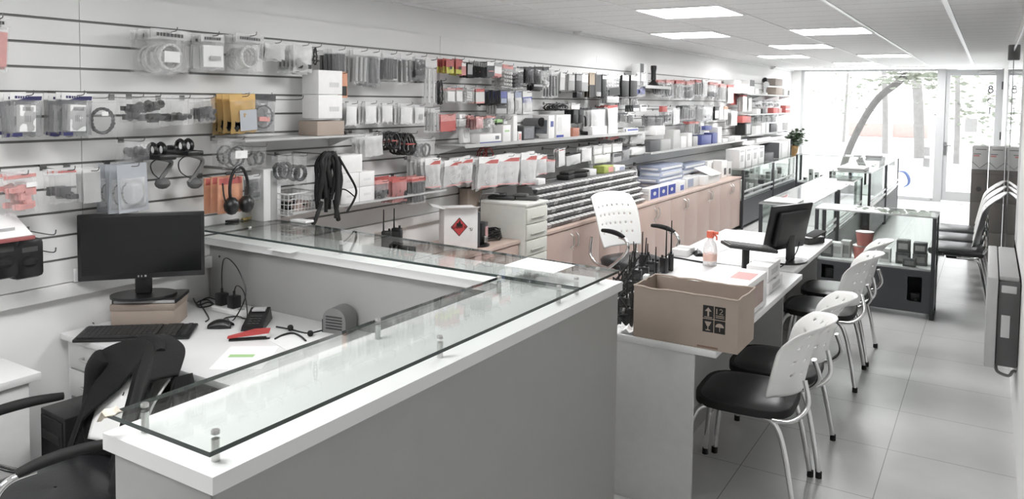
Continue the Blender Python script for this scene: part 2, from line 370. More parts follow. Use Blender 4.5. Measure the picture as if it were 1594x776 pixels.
s.cyl((-3.36, 2.5985, .97), (-3.36, 2.6, .97), .006, 10)
loc(s.build('cable_hole', BLACK, rc), RCO)
ZG = 1.115
def sheet(name, label, poly):
    t = thing(name, label, 'glass top', (poly[0][0], poly[0][1], ZG))
    q = [(x - poly[0][0], y - poly[0][1]) for x, y in poly]
    n = len(q); mb = MB(); mb.add([(x, y, 0) for x, y in q] + [(x, y, .01) for x, y in q], [tuple(range(n))[::-1], tuple(range(n, 2 * n))]); mb.build('pane', GLASS, t, False)
    e = MB(); e.add([(x, y, 0) for x, y in q] + [(x, y, .01) for x, y in q], [(i, (i + 1) % n, n + (i + 1) % n, n + i) for i in range(n)]); e.build('polished_edge', EDGE, t, False); return t
g1 = sheet('glass_countertop', 'long glass sheet on standoffs over the counter arm with the taped corner', [(-1.57, .93), (-1.235, .93), (-1.235, 2.485), (-1.57, 2.485)])
g2 = sheet('glass_countertop', 'long glass sheet on standoffs over the counter arm against the slat wall', [(-3.43, 2.495), (-1.235, 2.495), (-1.235, 2.84), (-3.43, 2.94)])
posts = [(-1.296, .99), (-1.536, .994), (-1.296, 1.736), (-1.554, 1.767), (-1.30, 2.45), (-1.555, 2.45), (-1.305, 2.6), (-1.312, 2.80), (-2.549, 2.642), (-3.2, 2.66)]
where = ['by the free corner of the counter', 'beside the taped glass corner', 'halfway along the outer edge of the front glass', 'halfway along the desk-side edge of the front glass', 'just before the glass seam on the outer edge', 'just before the glass seam on the desk side', 'just past the glass seam on the outer edge', 'at the inner corner by the white paper', 'midway along the arm toward the slat wall', 'near the slat wall end of the counter']
for (x, y), w in zip(posts, where):
    t = thing('glass_standoff', 'round steel standoff post holding the glass ' + w, 'standoff post', (x, y, ZT))
    MB().cyl((0, 0, 0), (0, 0, ZG - ZT), .0085, 16).build('post', STEEL, t)
    MB().lathe([(.0088, 0), (.0088, .006), (.0075, .008)], (0, 0, ZG - ZT + .01), 16).build('cap', STEEL, t)
tp = MB(); random.seed(1)
def tapef(u, v):
    return (-1.588 + .036 * u + .005 * math.sin(9 * v + u * 4), .918 + .036 * v, ZG + .0125 + .004 * math.sin(u * 5) - .03 * max(0, .35 - u) * 2)
tp.grid(tapef, 6, 6)
tape_o = tp.build('tape_wrap', M('beige_tape', (196, 186, 172), .6), None, True, .002); tag(tape_o, 'crumpled beige tape wrapped round the corner of the counter glass', 'tape')
# ------------------------------------------------------------------ reception desk with drawers
dk = thing('office_desk', 'white laminate desk inside the reception with two drawers under its end', 'desk', (-2.5, 2.2, 0))
def D(x0, x1, y0, y1, z0, z1, b, name, mat, par=dk):
    o = MB().box(x0 + 2.5, x1 + 2.5, y0 - 2.2, y1 - 2.2, z0, z1, b).build(name, mat, par); return o
D(-3.438, -1.625, 1.83, 2.595, .724, .75, .002, 'desktop', LAMW)
D(-3.43, -3.41, 1.86, 2.56, 0, .722, .001, 'side_panel', LAMW); D(-1.66, -1.64, 1.86, 2.56, 0, .722, .001, 'side_panel', LAMW)
D(-3.41, -2.99, 1.87, 2.3, .46, .722, .001, 'drawer_case', LAMG)
for z0, z1 in ((.60, .718), (.475, .593)):
    dr = D(-3.408, -2.995, 1.852, 1.869, z0, z1, .002, 'drawer', M('drawer_white', (216, 216, 215), .4))
    zz = (z0 + z1) / 2; hb = MB(); hb.tube(smoothpath([(-.79 + .0, -.349, zz), (-.79, -.368, zz), (-.70, -.372, zz), (-.61, -.368, zz), (-.61, -.349, zz)]), .0045); hb.build('handle', STEEL, dr)
D(-2.9, -1.66, 2.5, 2.515, .3, .722, .001, 'modesty_panel', LAMW)
# white cupboard and tower computer beside the far chair
cb = thing('low_cupboard', 'plain white low cupboard against the wall at the edge of the reception', 'cupboard', (-3.3, 1.2, 0))
MB().box(-.135, .2, -.42, .33, .03, .70, .001).build('carcass', LAMW, cb); MB().box(-.137, .23, -.44, .36, .70, .73, .002).build('top', LAMW, cb)
MB().box(-.12, .18, -.4, .31, 0, .03).build('plinth', G(90), cb); MB().box(.2, .217, -.41, .32, .04, .695, .001).build('door', M('drawer_white', (216, 216, 215), .4), cb)
pc = thing('computer_tower', 'black computer tower standing on the floor between cupboard and desk', 'computer', (-3.08, 1.655, 0), -.06)
MB().box(-.1, .1, -.05, .13, 0, .55, .006).build('case', BLACK, pc); MB().box(-.085, .085, -.056, -.05, .02, .53, .003).build('front_bezel', BLACKM, pc)
MB().box(-.07, .07, -.06, -.056, .44, .475, .002).build('drive_bay', G(40, .3), pc); MB().cyl((0, -.062, .36), (0, -.056, .36), .012, 14).build('power_button', G(60, .3), pc)
# ------------------------------------------------------------------ monitors, keyboards and the things on the reception desk
def monitor(name, label, P, rz, w, h, zc, base_z, neck=.1, tilt=0, deep=.045):
    t = thing(name, label, 'monitor', (P[0], P[1], base_z), rz)         # local: screen faces -y, width x
    z0, z1 = zc - h / 2 - base_z, zc + h / 2 - base_z
    T = Matrix.Translation((0, 0, zc - base_z)) @ Matrix.Rotation(tilt, 4, 'X') @ Matrix.Translation((0, 0, -(zc - base_z)))
    hb = MB(); hb.box(-w / 2, w / 2, 0, .02, z0, z1, .004, T); hb.box(-w * .36, w * .36, .02, deep, z0 + h * .15, z1 - h * .12, .012, T); hb.build('housing', BLACK, t)
    MB().box(-w / 2 + .014, w / 2 - .014, -.0015, 0, z0 + .024, z1 - .014, 0, T).build('screen', M('dark_screen', (20, 21, 21), .18), t)
    lg = MB()
    for k, wd in enumerate((.006, .004, .008)): lg.box(-.02 + k * .014, -.02 + k * .014 + wd, -.002, -.0002, z0 + .007, z0 + .015, 0, T)
    lg.build('maker_mark', G(150, .4), t)
    MB().box(-.035, .035, .02, .05, .012, zc - base_z, .008).build('neck', BLACK, t)
    b = MB(); b.prism([(.14 * math.cos(a) , .03 + .1 * math.sin(a)) for a in [2 * PI * i / 24 for i in range(24)]], 0, .012); b.build('base', BLACK, t)
    return t
A = Vector((-3.12, 2.03)); ang = math.radians(53)
pbz = .75
bx = thing('paper_box', 'flat brown cardboard box on the desk carrying the black monitor', 'box', (-3.235, 2.115, .7505), math.radians(38))
MB().box(-.135, .135, -.07, .13, 0, .112, .003).build('carton', CARD, bx)
MB().box(-.138, .138, -.073, .133, .085, .114, .002).build('lid', M('brown_lid', (146, 133, 123), .8, scale=16), bx)
rs = thing('monitor_riser', 'black folded folder lying under the base of the reception monitor', 'folder', (-3.235, 2.125, .8655), math.radians(38))
MB().box(-.14, .14, -.07, .12, 0, .018, .004).build('cover', BLACK, rs); MB().box(-.13, .13, -.074, -.07, .003, .014).build('paper_edge', G(170), rs)
monitor('computer_monitor', 'wide black flat-screen monitor, switched off, on the reception desk', (-3.225, 2.085), math.radians(50), .52, .295, 1.12, .885)
def keyboard(name, label, P, rz, z, wd=.45, dp=.155, tilt=0):
    t = thing(name, label, 'keyboard', (P[0], P[1], z), rz); b = MB(); T = Matrix.Rotation(math.radians(4) + tilt, 4, 'X')
    b.box(-wd / 2, wd / 2, -dp / 2, dp / 2, .006, .02, .005, T); b.build('case', BLACK, t)
    k = MB(); nx = 21; kw = (wd - .03) / nx
    for r_ in range(6):
        for c in range(nx):
            if r_ == 0 and 4 <= c <= 9:
                if c == 4: k.box(-wd / 2 + .015 + 4 * kw, -wd / 2 + .015 + 10 * kw - .002, -dp / 2 + .012, -dp / 2 + .012 + .018, .02, .026, 0, T)
                continue
            if c in (15, 19): continue
            x = -wd / 2 + .015 + c * kw; y = -dp / 2 + .012 + r_ * (dp - .024) / 6; k.box(x, x + kw - .0025, y, y + (dp - .024) / 6 - .003, .02, .026, 0, T)
    k.build('key', M('key_black', (46, 46, 47), .5), t); return t
keyboard('keyboard', 'black full-size keyboard lying at an angle before the reception monitor', (-3.13, 1.995), math.radians(40.5), .7505, .47, .165)
def mouse(label, P, rz, z):
    t = thing('computer_mouse', label, 'mouse', (P[0], P[1], z), rz)
    MB().grid(lambda u, v: (.03 * math.cos(PI * u) * (1 - .25 * abs(v - .5)), (v - .5) * .105, .001 + .036 * math.sin(PI * u) ** .8 * max(0, math.sin(PI * (.08 + .84 * v))) ** .6), 12, 12).build('shell', BLACK, t, True, .0015)
    MB().lathe([(.004, -.003), (.008, -.0025), (.008, .0025), (.004, .003)], (0, 0, 0), 12, Matrix.Translation((0, .028, .034)) @ rot(PI / 2, 'Y')).build('scroll_wheel', G(90), t)
    return t
mouse('black computer mouse with pale side beside the reception keyboard', (-2.935, 2.275), math.radians(-55), .7505)
def cable(label, px, r=.003, mat=BLACK, name='cable', cat='cable', k=6):
    o = MB().tube(smoothpath(px, k), r, 6).build(name, mat); return tag(o, label, cat)
def DZ(x, y, z=.7545): return AZ(x, y, z)
cable('black mouse cable lying in a curve across the reception desk', [DZ(345, 500), DZ(352, 494), DZ(372, 492), DZ(378, 495), DZ(389, 496)])
cable('thin black cable from the keyboard past the charging plugs', [DZ(320, 500), DZ(325, 495), DZ(318, 482), DZ(312, 470), DZ(325, 463), DZ(345, 470)])
cable('tangled black cable loop on the desk behind the keyboard', [DZ(300, 462), DZ(308, 474), DZ(324, 470), DZ(330, 474), DZ(312, 478), DZ(306, 471), DZ(322, 466), DZ(334, 474)])
cable('black keyboard cable curling at the wall end of the desk', [DZ(112, 506), DZ(122, 499), DZ(136, 498), DZ(146, 503)], .0025)
B1 = AZ(352, 484, .7505)
ex = thing('power_strip', 'white power strip under two black chargers against the counter panel', 'power strip', (B1.x, B1.y, .7505), .0)
MB().box(-.07, .16, -.035, .035, 0, .026, .006).build('housing', LAMW, ex)
so = MB()
for dx in (.06, .11): so.cyl((dx, 0, .026), (dx, 0, .0268), .017, 14)
so.build('socket', G(150), ex)
for k, (dx, lb) in enumerate(((-.03, 'black plug-in charger with a tall looping cable, on the power strip'), (.025, 'wider black plug-in charger with two cables, on the power strip'))):
    t = thing('plug_charger', lb, 'charger', (B1.x + dx + (.035 if k else 0), B1.y, .777)); MB().box(-.025, .023, -.024, .024, 0, .06, .005).build('housing', BLACK, t)
    MB().cyl((0, 0, .06), (0, 0, .082), .006).build('strain_relief', BLACKM, t)
    if k == 0: MB().tube(smoothpath([(0, 0, .08), (.0, 0, .16), (.015, 0, .225), (.07, -.01, .235), (.15, -.02, .19), (.21, -.03, .09), (.19, -.08, -.02), (.15, -.10, -.023)]), .003, 6).build('cable', BLACK, t)
    else: MB().tube(smoothpath([(0, 0, .08), (.02, 0, .11), (.09, -.02, .1), (.15, -.05, .04), (.19, -.08, -.023)]), .003, 6).build('cable', BLACK, t)
P = AZ(400, 505, .7505)
ph = thing('card_terminal', 'black wedge-shaped desktop card reader on the reception desk', 'card reader', (P.x, P.y, .7505), math.radians(38))
MB().add([(-.05, -.1, 0), (.05, -.1, 0), (.05, .1, 0), (-.05, .1, 0), (-.046, -.097, .02), (.046, -.097, .02), (.044, .09, .058), (-.044, .09, .058)], [(3, 2, 1, 0), (4, 5, 6, 7), (0, 1, 5, 4), (1, 2, 6, 5), (2, 3, 7, 6), (3, 0, 4, 7)]).build('body', BLACK, ph, False)
kp = MB()
for r_ in range(4):
    for c in range(3): kp.box(-.026 + c * .019, -.026 + c * .019 + .013, -.08 + r_ * .022, -.08 + r_ * .022 + .014, .0255 + r_ * .0045, .0285 + r_ * .0045)
kp.build('key', G(70), ph); MB().box(-.03, .03, .035, .085, .052, .06).build('paper_roll_cover', G(190, .4), ph)
P = AZ(372, 529, .7505); Q = AZ(405, 527, .7505)
st = thing('stapler', 'red metal stapler lying on the reception desk', 'stapler', ((P.x + Q.x) / 2, (P.y + Q.y) / 2, .7505), math.atan2(Q.y - P.y, Q.x - P.x))
MB().box(-.085, .085, -.014, .014, 0, .008, .003).build('base', BLACK, st)
MB().add([(-.09, -.013, .012), (.08, -.013, .026), (.08, .013, .026), (-.09, .013, .012), (-.09, -.012, .018), (.086, -.015, .042), (.086, .015, .042), (-.09, .012, .018), (.02, -.014, .042), (.02, .014, .042)], [(3, 2, 1, 0), (0, 1, 5, 8, 4), (2, 3, 7, 9, 6), (1, 2, 6, 5), (3, 0, 4, 7), (4, 8, 9, 7), (8, 5, 6, 9)]).build('arm', M('stapler_red', (178, 66, 64), .4), st, False)
MB().box(.07, .084, -.012, .012, .008, .03).build('hinge', STEEL, st)
# headset with thin arms lying on the desk
hs = [DZ(430, 508), DZ(452, 512), DZ(478, 518), DZ(500, 514), DZ(525, 507)]
t = thing('wire_headset', 'thin black wire headset lying unfolded near the counter corner', 'headset', DZ(453, 517, .7505))
o0 = t.location
MB().tube(smoothpath([p - o0 for p in hs]), .0035, 6).build('boom', BLACK, t)
MB().tube([p - o0 for p in smoothpath([DZ(428, 527), DZ(440, 521), DZ(455, 518), DZ(468, 523), DZ(476, 530)])], .0045, 6).build('headband', BLACK, t)
for px in ((452, 513), (483, 522)):
    c = DZ(*px) - o0; MB().ball((c.x, c.y, .014), .014, 10).build('ear_pad', BLACKM, t)
P = AZ(556, 505, .7505)
q = thing('desk_speaker', 'small grey rounded desktop speaker standing against the counter panel', 'speaker', (P.x + .005, 2.53, .7505), math.radians(10))
MB().prism([(-.06, 0), (.06, 0)] + [(.06 * math.cos(a), .06 + .055 * math.sin(a)) for a in [PI * i / 12 for i in range(13)]], -.045, .045, rot(PI / 2, 'X')).build('housing', M('speaker_grey', (118, 118, 118), .4), q)
gr = MB()
for k in range(5): gr.box(-.042, .042, -.0465, -.045, .02 + k * .013, .026 + k * .013)
gr.build('grille', G(48), q); MB().box(-.062, -.058, -.046, .046, .0, .06).build('edge_strip', BLACK, q)
for k, (px, c, lb) in enumerate((((382, 556), PAPER, 'white sheet with a green printed bar on the reception desk'), ((480, 527), G(232, .6), 'loose white sheet by the headset on the reception desk'))):
    P = AZ(*px, .7503); t = thing('paper_sheet', lb, 'paper', (P.x, P.y, .7503), (.6, -.3)[k]); MB().box(-.1, .1, -.14, .14, 0, .0012).build('sheet', c, t)
    if k == 0: MB().box(-.07, .03, .0, .035, .0012, .0018).build('printed_bar', GREEN, t)
# white paper on the glass, seen by the inner corner
P = [AZ(x, y, ZG + .011) for x, y in ((785, 413), (822, 401), (895, 413), (862, 425))]
t = thing('paper_sheet', 'white sheet of paper lying on the glass at the counter bend', 'paper', P[0]); mb = MB(); q4 = [p - P[0] for p in P]
mb.prism([(p.x, p.y) for p in q4], 0, .0015); mb.build('sheet', PAPER, t, False)
for k, ((a, b), (c, d)) in enumerate((((430, 385), (470, 390)), ((560, 402), (620, 414)))):
    P = AZ(a, b, ZT + .001); Q = AZ(c, d, ZT + .001)
    t = thing('paper_slip', ('pale slip of paper under the glass toward the slat wall', 'pale printed slip under the glass midway along the counter')[k], 'paper', P); MB().box(0, (Q - P).x, -.06, .06, 0, .001).build('sheet', G(222, .6), t)
# small black stand and wrappers on the glass near the slat wall
P = AZ(350, 343, ZG + .011); t = thing('display_stand', 'small black plastic stand on the counter glass by the slat wall', 'stand', P)
MB().prism([(.1 * math.cos(a), .05 * math.sin(a)) for a in [2 * PI * i / 20 for i in range(20)]], 0, .012).build('base', BLACK, t); MB().cyl((0, 0, .012), (0, 0, .05), .012).build('stem', BLACK, t); MB().box(-.035, .035, -.02, .02, .05, .13, .01).build('head', M('head_grey', (62, 60, 60), .5), t)
P = AZ(376, 341, ZG + .011); t = thing('sweet_wrapper', 'yellow and white scrunched wrapper on the counter glass', 'wrapper', P); random.seed(8)
for nm, mt, dx in (('yellow_foil', M('yellow_foil', (196, 176, 110), .4), .03), ('white_foil', PAPER, -.03)):
    MB().grid(lambda u, v: (dx + (u - .5) * .07, (v - .5) * .05, .001 + .018 * random.random()), 5, 4).build(nm, mt, t, False, .001)
P = AZ(470, 345, ZG + .011); t = thing('white_tray', 'small white plastic tray on the counter glass under the black straps', 'tray', P); MB().box(-.06, .06, -.03, .03, 0, .012, .003).build('tray', LAMW, t)
# ------------------------------------------------------------------ chairs
def shell_back(mb, w, h, zc, lean, curve, nx=30, nz=26, holes=True, flare=.05):
    def fn(u, v):
        x = (u - .5); z = (v - .5)
        ww = w * (1 - .10 * (2 * abs(z)) ** 3) * (1 - .08 * (.5 - z))
        yy = lean * z - curve * (1 - (2 * x) ** 2) + curve + (-(flare) * max(0, (v - .62) / .38) ** 2) * 1
        return (x * ww, yy, zc + z * h - .055 * (2 * abs(x)) ** 2.6 * max(0, z + .1))
    def hole(i, j):
        return holes and 3 <= i < nx - 3 and 7 <= j < nz - 3 and i % 4 == 1 and j % 5 == 2
    return mb.grid(fn, nx, nz, hole)
# local frame of every chair: it faces +y, the seat centre is the origin
def visitor_chair():
    t = thing('visitor_chair', 'proto visitor chair label', 'chair')
    def seat(u, v):
        a = 2 * PI * u; r_ = v
        sx = .235 * math.copysign(abs(math.cos(a)) ** .55, math.cos(a)) * r_; sy = .22 * math.copysign(abs(math.sin(a)) ** .55, math.sin(a)) * r_
        return (sx, sy, .475 - .02 * (r_ ** 6) - (.015 * max(0, sy) ** 2 * 10))
    s = MB(); s.grid(seat, 32, 8); s.build('seat', LEATH, t, True)
    s = MB(); s.prism([(.235 * math.copysign(abs(math.cos(a)) ** .55, math.cos(a)), .22 * math.copysign(abs(math.sin(a)) ** .55, math.sin(a))) for a in [2 * PI * i / 32 for i in range(32)]], .425, .458); s.build('seat_underside', BLACKM, t)
    b = MB(); shell_back(b, .46, .34, .675, -.07, .125, flare=.07); o = b.build('backrest', SHELL, t, True, .006); o.location = (0, -.27, 0)
    for sx in (-1, 1):
        x = sx * .225
        MB().tube(smoothpath([(x * .9, .15, .425), (x * .95, .19, .39), (x * .98, .23, .25), (x * 1.04, .25, .0)]), .0125, 10).build('leg', CHROME, t)
        MB().tube(smoothpath([(x * .9, -.12, .425), (x * .95, -.17, .38), (x, -.21, .25), (x * 1.08, -.255, .012)]), .0125, 10).build('leg', CHROME, t)
        MB().tube(smoothpath([(x * .9, -.1, .42), (x * .95, -.22, .43), (x * .85, -.285, .5), (x * .7, -.265, .60)]), .0115, 10).build('back_upright', CHROME, t)
        for y in (.25, -.255): MB().cyl((x * (1.04 if y > 0 else 1.08), y, 0), (x * (1.04 if y > 0 else 1.08), y, .03), .0155, 10).build('foot_cap', BLACKM, t)
    MB().tube(smoothpath([(-.2, .15, .425), (0, .16, .42), (.2, .15, .425)]), .011, 8).build('crossbar', CHROME, t)
    return t
vc = visitor_chair()
spots = [(-.915, 3.63, 'white-backed visitor chair with black seat under the edge of the cardboard box', .06), (-.90, 4.13, 'white-backed visitor chair just behind the one at the cardboard box', .03),
         (-.915, 5.43, 'white-backed visitor chair at the desk with the turned monitor', .02), (-.915, 6.0, 'white-backed visitor chair closest to the glass display case', 0)]
for k, (x, y, lb, da) in enumerate(spots):
    c = vc if k == 0 else copy_tree(vc); c.location = (x, y, 0); c.rotation_euler = (0, 0, PI / 2 + da); tag(c, lb, 'chair', 'visitor chairs along the sales desks')
def office_chair(label):
    t = thing('office_chair', label, 'chair')
    s = MB(); n = 32
    ring = lambda r_, z: [(.25 * r_ * math.copysign(abs(math.cos(a)) ** .6, math.cos(a)), .245 * r_ * math.copysign(abs(math.sin(a)) ** .6, math.sin(a)), z - .03 * max(0, math.sin(a)) * r_) for a in [2 * PI * i / n for i in range(n)]]
    rr = [(.02, .52), (.5, .522), (.8, .519), (.93, .508), (1.0, .485), (.97, .455), (.85, .44), (.02, .44)]
    vs = sum([ring(*q) for q in rr], []); fs = [(i * n + j, i * n + (j + 1) % n, (i + 1) * n + (j + 1) % n, (i + 1) * n + j) for i in range(len(rr) - 1) for j in range(n)]
    s.add(vs, fs); s.build('seat', LEATH, t)
    b = MB(); shell_back(b, .47, .44, .80, -.13, .05, 34, 30, flare=.05); o = b.build('backrest', SHELL, t, True, .007); o.location = (0, -.27, 0)
    for sx in (-1, 1):
        x = sx * .265
        MB().tube(smoothpath([(sx * .2, -.05, .445), (sx * .24, -.2, .45), (sx * .245, -.28, .52), (sx * .24, -.275, .66)]), .0125, 10).build('back_upright', CHROME, t)
        ar = [(sx * .2, -.1, .44), (x * .95, -.02, .455), (x, .09, .52), (x, .19, .60), (x, .225, .665), (x, .19, .715), (x, .12, .725)]
        MB().tube(smoothpath(ar), .013, 10).build('armrest_frame', CHROME, t)
        pd = MB(); pp = smoothpath([(x, .17, .73), (x, .1, .747), (x, 0, .752), (x, -.1, .745)]); pd.tube(pp, [.012 + .008 * math.sin(PI * (.15 + .75 * i / (len(pp) - 1))) for i in range(len(pp))], 10); pd.build('armrest_pad', BLACKM, t)
    MB().box(-.09, .09, -.1, .1, .40, .44, .01).build('mechanism', BLACK, t)
    MB().cyl((0, 0, .1), (0, 0, .4), .028, 16).build('gas_column', BLACK, t)
    for k in range(5):
        a = 2 * PI * k / 5 + .3; c, s_ = math.cos(a), math.sin(a)
        MB().tube([(0, 0, .12), (c * .15, s_ * .15, .1), (c * .29, s_ * .29, .075)], [.028, .022, .016], 8).build('base_spoke', BLACK, t)
        w = MB(); w.tube([(c * .29 - s_ * .02, s_ * .29 + c * .02, .028), (c * .29 + s_ * .02, s_ * .29 - c * .02, .028)], .028, 14); w.cyl((c * .29, s_ * .29, .04), (c * .29, s_ * .29, .08), .008); w.build('caster', BLACKM, t)
    return t
oc = office_chair('office chair with perforated white back and chrome armrests before the beech cabinets')
oc.location = (-2.44, 5.92, 0); oc.rotation_euler = (0, 0, math.radians(-117))
jc = copy_tree(oc); tag(jc, 'office chair with padded armrests inside the reception, under a black jacket', 'chair')
JL, JR = (-2.62, 1.37, 0), math.radians(167)
jc.location = JL; jc.rotation_euler = (0, 0, JR); jc.scale = (1, 1, .93)
for ch in list(jc.children):
    if ch.name.startswith('backrest'):
        b = MB(); shell_back(b, .43, .36, .765, -.13, .05, 34, 26, flare=.04); nb = b.build('backrest', SHELL, jc, True, .007); nb.location = ch.location; bpy.data.objects.remove(ch)
# jacket hung over the chair back: one cloth sheet falling over the top edge on both sides
def jacket():
    t = thing('jacket', 'black jacket draped over the back of the reception chair', 'jacket', JL, JR)
    mb = MB()
    def fn(u, v):
        s = v * 2 - 1; d = abs(s)                                                  # s<0 hangs behind the backrest, s>0 in front of it
        wd = .44 + .04 * d; x = (u - .5) * wd
        top = .905 - .06 * (2 * abs(u - .5)) ** 2.4
        if s < 0: Ln = .42
        else: Ln = .46 if u < .46 else (.46 - .37 * min(1, (u - .46) / .06) + .42 * max(0, u - .52)) if u < .95 else .5
        z = top - max(0, d - .14) * Ln / .86
        lean = -.13 * (z - .71) / .40
        y = -.275 + lean + math.copysign(min(d, .14) / .14, s) * .034 - .05 * (1 - (2 * (u - .5)) ** 2) + .05 - .03 * max(0, (z - .82) * 6)
        y += .010 * math.sin(17 * u + 5 * d) * d + (.012 if s > 0 else -.012) * (1 + math.sin(9 * u) * .5)
        return (x, y, z)
    mb.grid(fn, 60, 44); mb.build('body', M('black_fabric', (13, 13, 13), .95, bump=.2, scale=120), t, True, .01)
    P = smoothpath([(.20, -.22, .83), (.235, -.20, .76), (.24, -.19, .66), (.225, -.2, .50)]); MB().tube(P, [.036 + .006 * math.sin(i * .5) for i in range(len(P))], 12).build('sleeve', M('black_fabric'), t)
    P = smoothpath([(-.20, -.34, .83), (-.225, -.34, .76), (-.225, -.33, .66), (-.21, -.32, .54)]); MB().tube(P, .038, 12).build('sleeve', M('black_fabric'), t)
    MB().tube(smoothpath([(-.10, -.31, .895), (-.04, -.33, .91), (.04, -.33, .91), (.10, -.31, .895)]), .018, 8).build('collar', M('black_fabric'), t)
jacket()
# three black-seated visitor chairs in a row against the mirror
for k, y in enumerate((8.35, 8.95, 9.6)):
    t = thing('waiting_chair', ('chair with thick black seat against the mirror, first beyond the wall heater', 'middle one of the three black-seated chairs against the mirror', 'black-seated chair against the mirror next to the brown cartons')[k], 'chair', (-.215, y, 0), 0, 'waiting chairs against the mirror')
    # faces -x: width along y
    s = MB(); s.box(-.235, .22, -.24, .24, .415, .485, .03); s.build('seat', LEATH, t)
    MB().box(-.09, .09, -.12, .12, .375, .415, .01).build('seat_plate', BLACKM, t)
    mb = MB(); shell_back(mb, .46, .5, .76, -.10, .05, holes=True, flare=.11); o = mb.build('backrest', SHELL, t, True, .008); o.rotation_euler = (0, 0, PI / 2); o.location = (.215, 0, 0)
    for sy in (-1, 1):
        MB().tube(smoothpath([(.0, sy * .2, .41), (.15, sy * .22, .42), (.225, sy * .22, .5), (.225, sy * .2, .62)]), .012, 8).build('back_upright', CHROME, t)
        MB().tube(smoothpath([(-.1, sy * .19, .41), (-.18, sy * .2, .36), (-.24, sy * .22, 0)]), .012, 8).build('leg', CHROME, t)
        MB().tube(smoothpath([(.1, sy * .19, .41), (.18, sy * .2, .36), (.25, sy * .22, 0)]), .012, 8).build('leg', CHROME, t)
# wall heater
ht = thing('wall_heater', 'grey wall-mounted gas heater with white front on the right-hand plaster wall'.replace('right-hand ', ''), 'heater', (XR, 5.2, 0))
y0, y1 = -.32, .75
MB().box(-.105, -.001, y0, y1, .40, .86, .012).build('case', M('heater_grey', (88, 88, 88), .45), ht)
MB().box(-.155, -.105, y0 - .02, y1 + .02, .39, .88, .008).build('front_panel', G(186, .4), ht)
MB().box(-.10, -.01, y0 + .02, y1 - .02, .86, .885, .006).build('top_grille', G(170, .5), ht)
MB().box(-.085, -.045, y0 - .004, y0, .56, .68).build('rating_plate', G(205), ht)
MB().box(-.09, -.02, y0 - .006, y0 + .1, .80, .84, .004).build('control_cover', G(200), ht)
MB().tube(smoothpath([(-.10, y0 + .05, .40), (-.09, y0 + .04, .36), (-.04, y0 + .04, .345), (-.02, y0 + .05, .37), (-.004, y0 + .05, .37)]), .008, 8).build('gas_pipe', G(120, .3), ht)
# tall cartons by the door
lab = ['white-topped carton, lowest course', '']
P0 = AY(1514, 228, 10.4); P1 = AY(1566, 228, 10.4)
ys = 10.4
def carton(x0, x1, y0, y1, z0, z1, label, mat, deco=None, group=None, name='carton'):
    t = thing(name, label, 'box', ((x0 + x1) / 2, (y0 + y1) / 2, z0)); a, b = (x1 - x0) / 2, (y1 - y0) / 2
    MB().box(-a, a, -b, b, 0, z1 - z0, .003).build('box_body', mat, t)
    MB().box(-a, a, -.02, .02, z1 - z0, z1 - z0 + .0008).build('tape', G(170, .3), t)
    if deco: deco(t, a, b, z1 - z0)
    return t
BRN = M('grey_brown_carton', (112, 108, 104), .75, noise=.06, scale=12)
GRC = M('pale_grey_carton', (214, 214, 213), .7, noise=.04, scale=12)
def deco_brown(t, a, b, h):
    MB().ball((0, -b - .001, h * .4), .028, 14, 1, Matrix.Diagonal((1, .03, 1, 1)) @ Matrix.Translation((0, (-b - .001) * 32.3, 0))).build('round_stamp', G(74), t)
    MB().box(-a * .9, a * .9, -b - .001, -b, h * .86, h * .875).build('printed_line', G(90), t)
def deco_white(t, a, b, h):
    m = MB(); m.box(-a * .6, a * .75, -b - .001, -b, h * .86, h * .89).box(-a * .8, a * .1, -b - .001, -b, h * .66, h * .69); m.build('printed_line', G(110), t)
    MB().box(-a * .8, -a * .1, -b - .001, -b, h * .56, h * .63).build('printed_word', REDP, t)
    v = MB(); v.tube([(-a * .95, -b - .001, h * .32), (0, -b - .001, h * .06), (a * .95, -b - .001, h * .32)], .006, 4); v.build('chevron_print', G(150), t)
cx0, cx1 = -.165, .157; xm = -.0
def cy(v): return AY(1530, v, ys).z
zA, zB, zC_, zD = 0, cy(315), cy(264), cy(228)
carton(cx0, xm - .003, ys, ys + .4, .001, zB * .5, 'brown carton on the floor by the mirror, door side of its stack', BRN)
carton(xm + .003, cx1, ys, ys + .4, .001, zB * .5, 'brown carton on the floor by the mirror, touching the mirror', BRN)
carton(cx0, xm - .003, ys, ys + .4, zB * .5 + .002, zB, 'brown carton second from the floor, door side of the stack', BRN)
carton(xm + .003, cx1, ys, ys + .4, zB * .5 + .002, zB, 'brown carton second from the floor, touching the mirror', BRN)
carton(cx0, xm - .003, ys, ys + .4, zB + .002, zC_, 'brown carton with round stamp under the white cartons, door side', BRN, deco_brown)
carton(xm + .003, cx1, ys, ys + .4, zB + .002, zC_, 'brown carton under the white cartons, against the mirror', BRN, lambda t, a, b, h: MB().box(-a * .9, a * .9, -b - .001, -b, h * .86, h * .875).build('printed_line', G(90), t))
carton(cx0, xm - .003, ys, ys + .4, zC_ + .002, zD, 'white carton with red wording on top of the stack, door side', GRC, deco_white)
carton(xm + .003, cx1, ys, ys + .4, zC_ + .002, zD, 'white carton with red wording on top of the stack, against the mirror', GRC, deco_white)
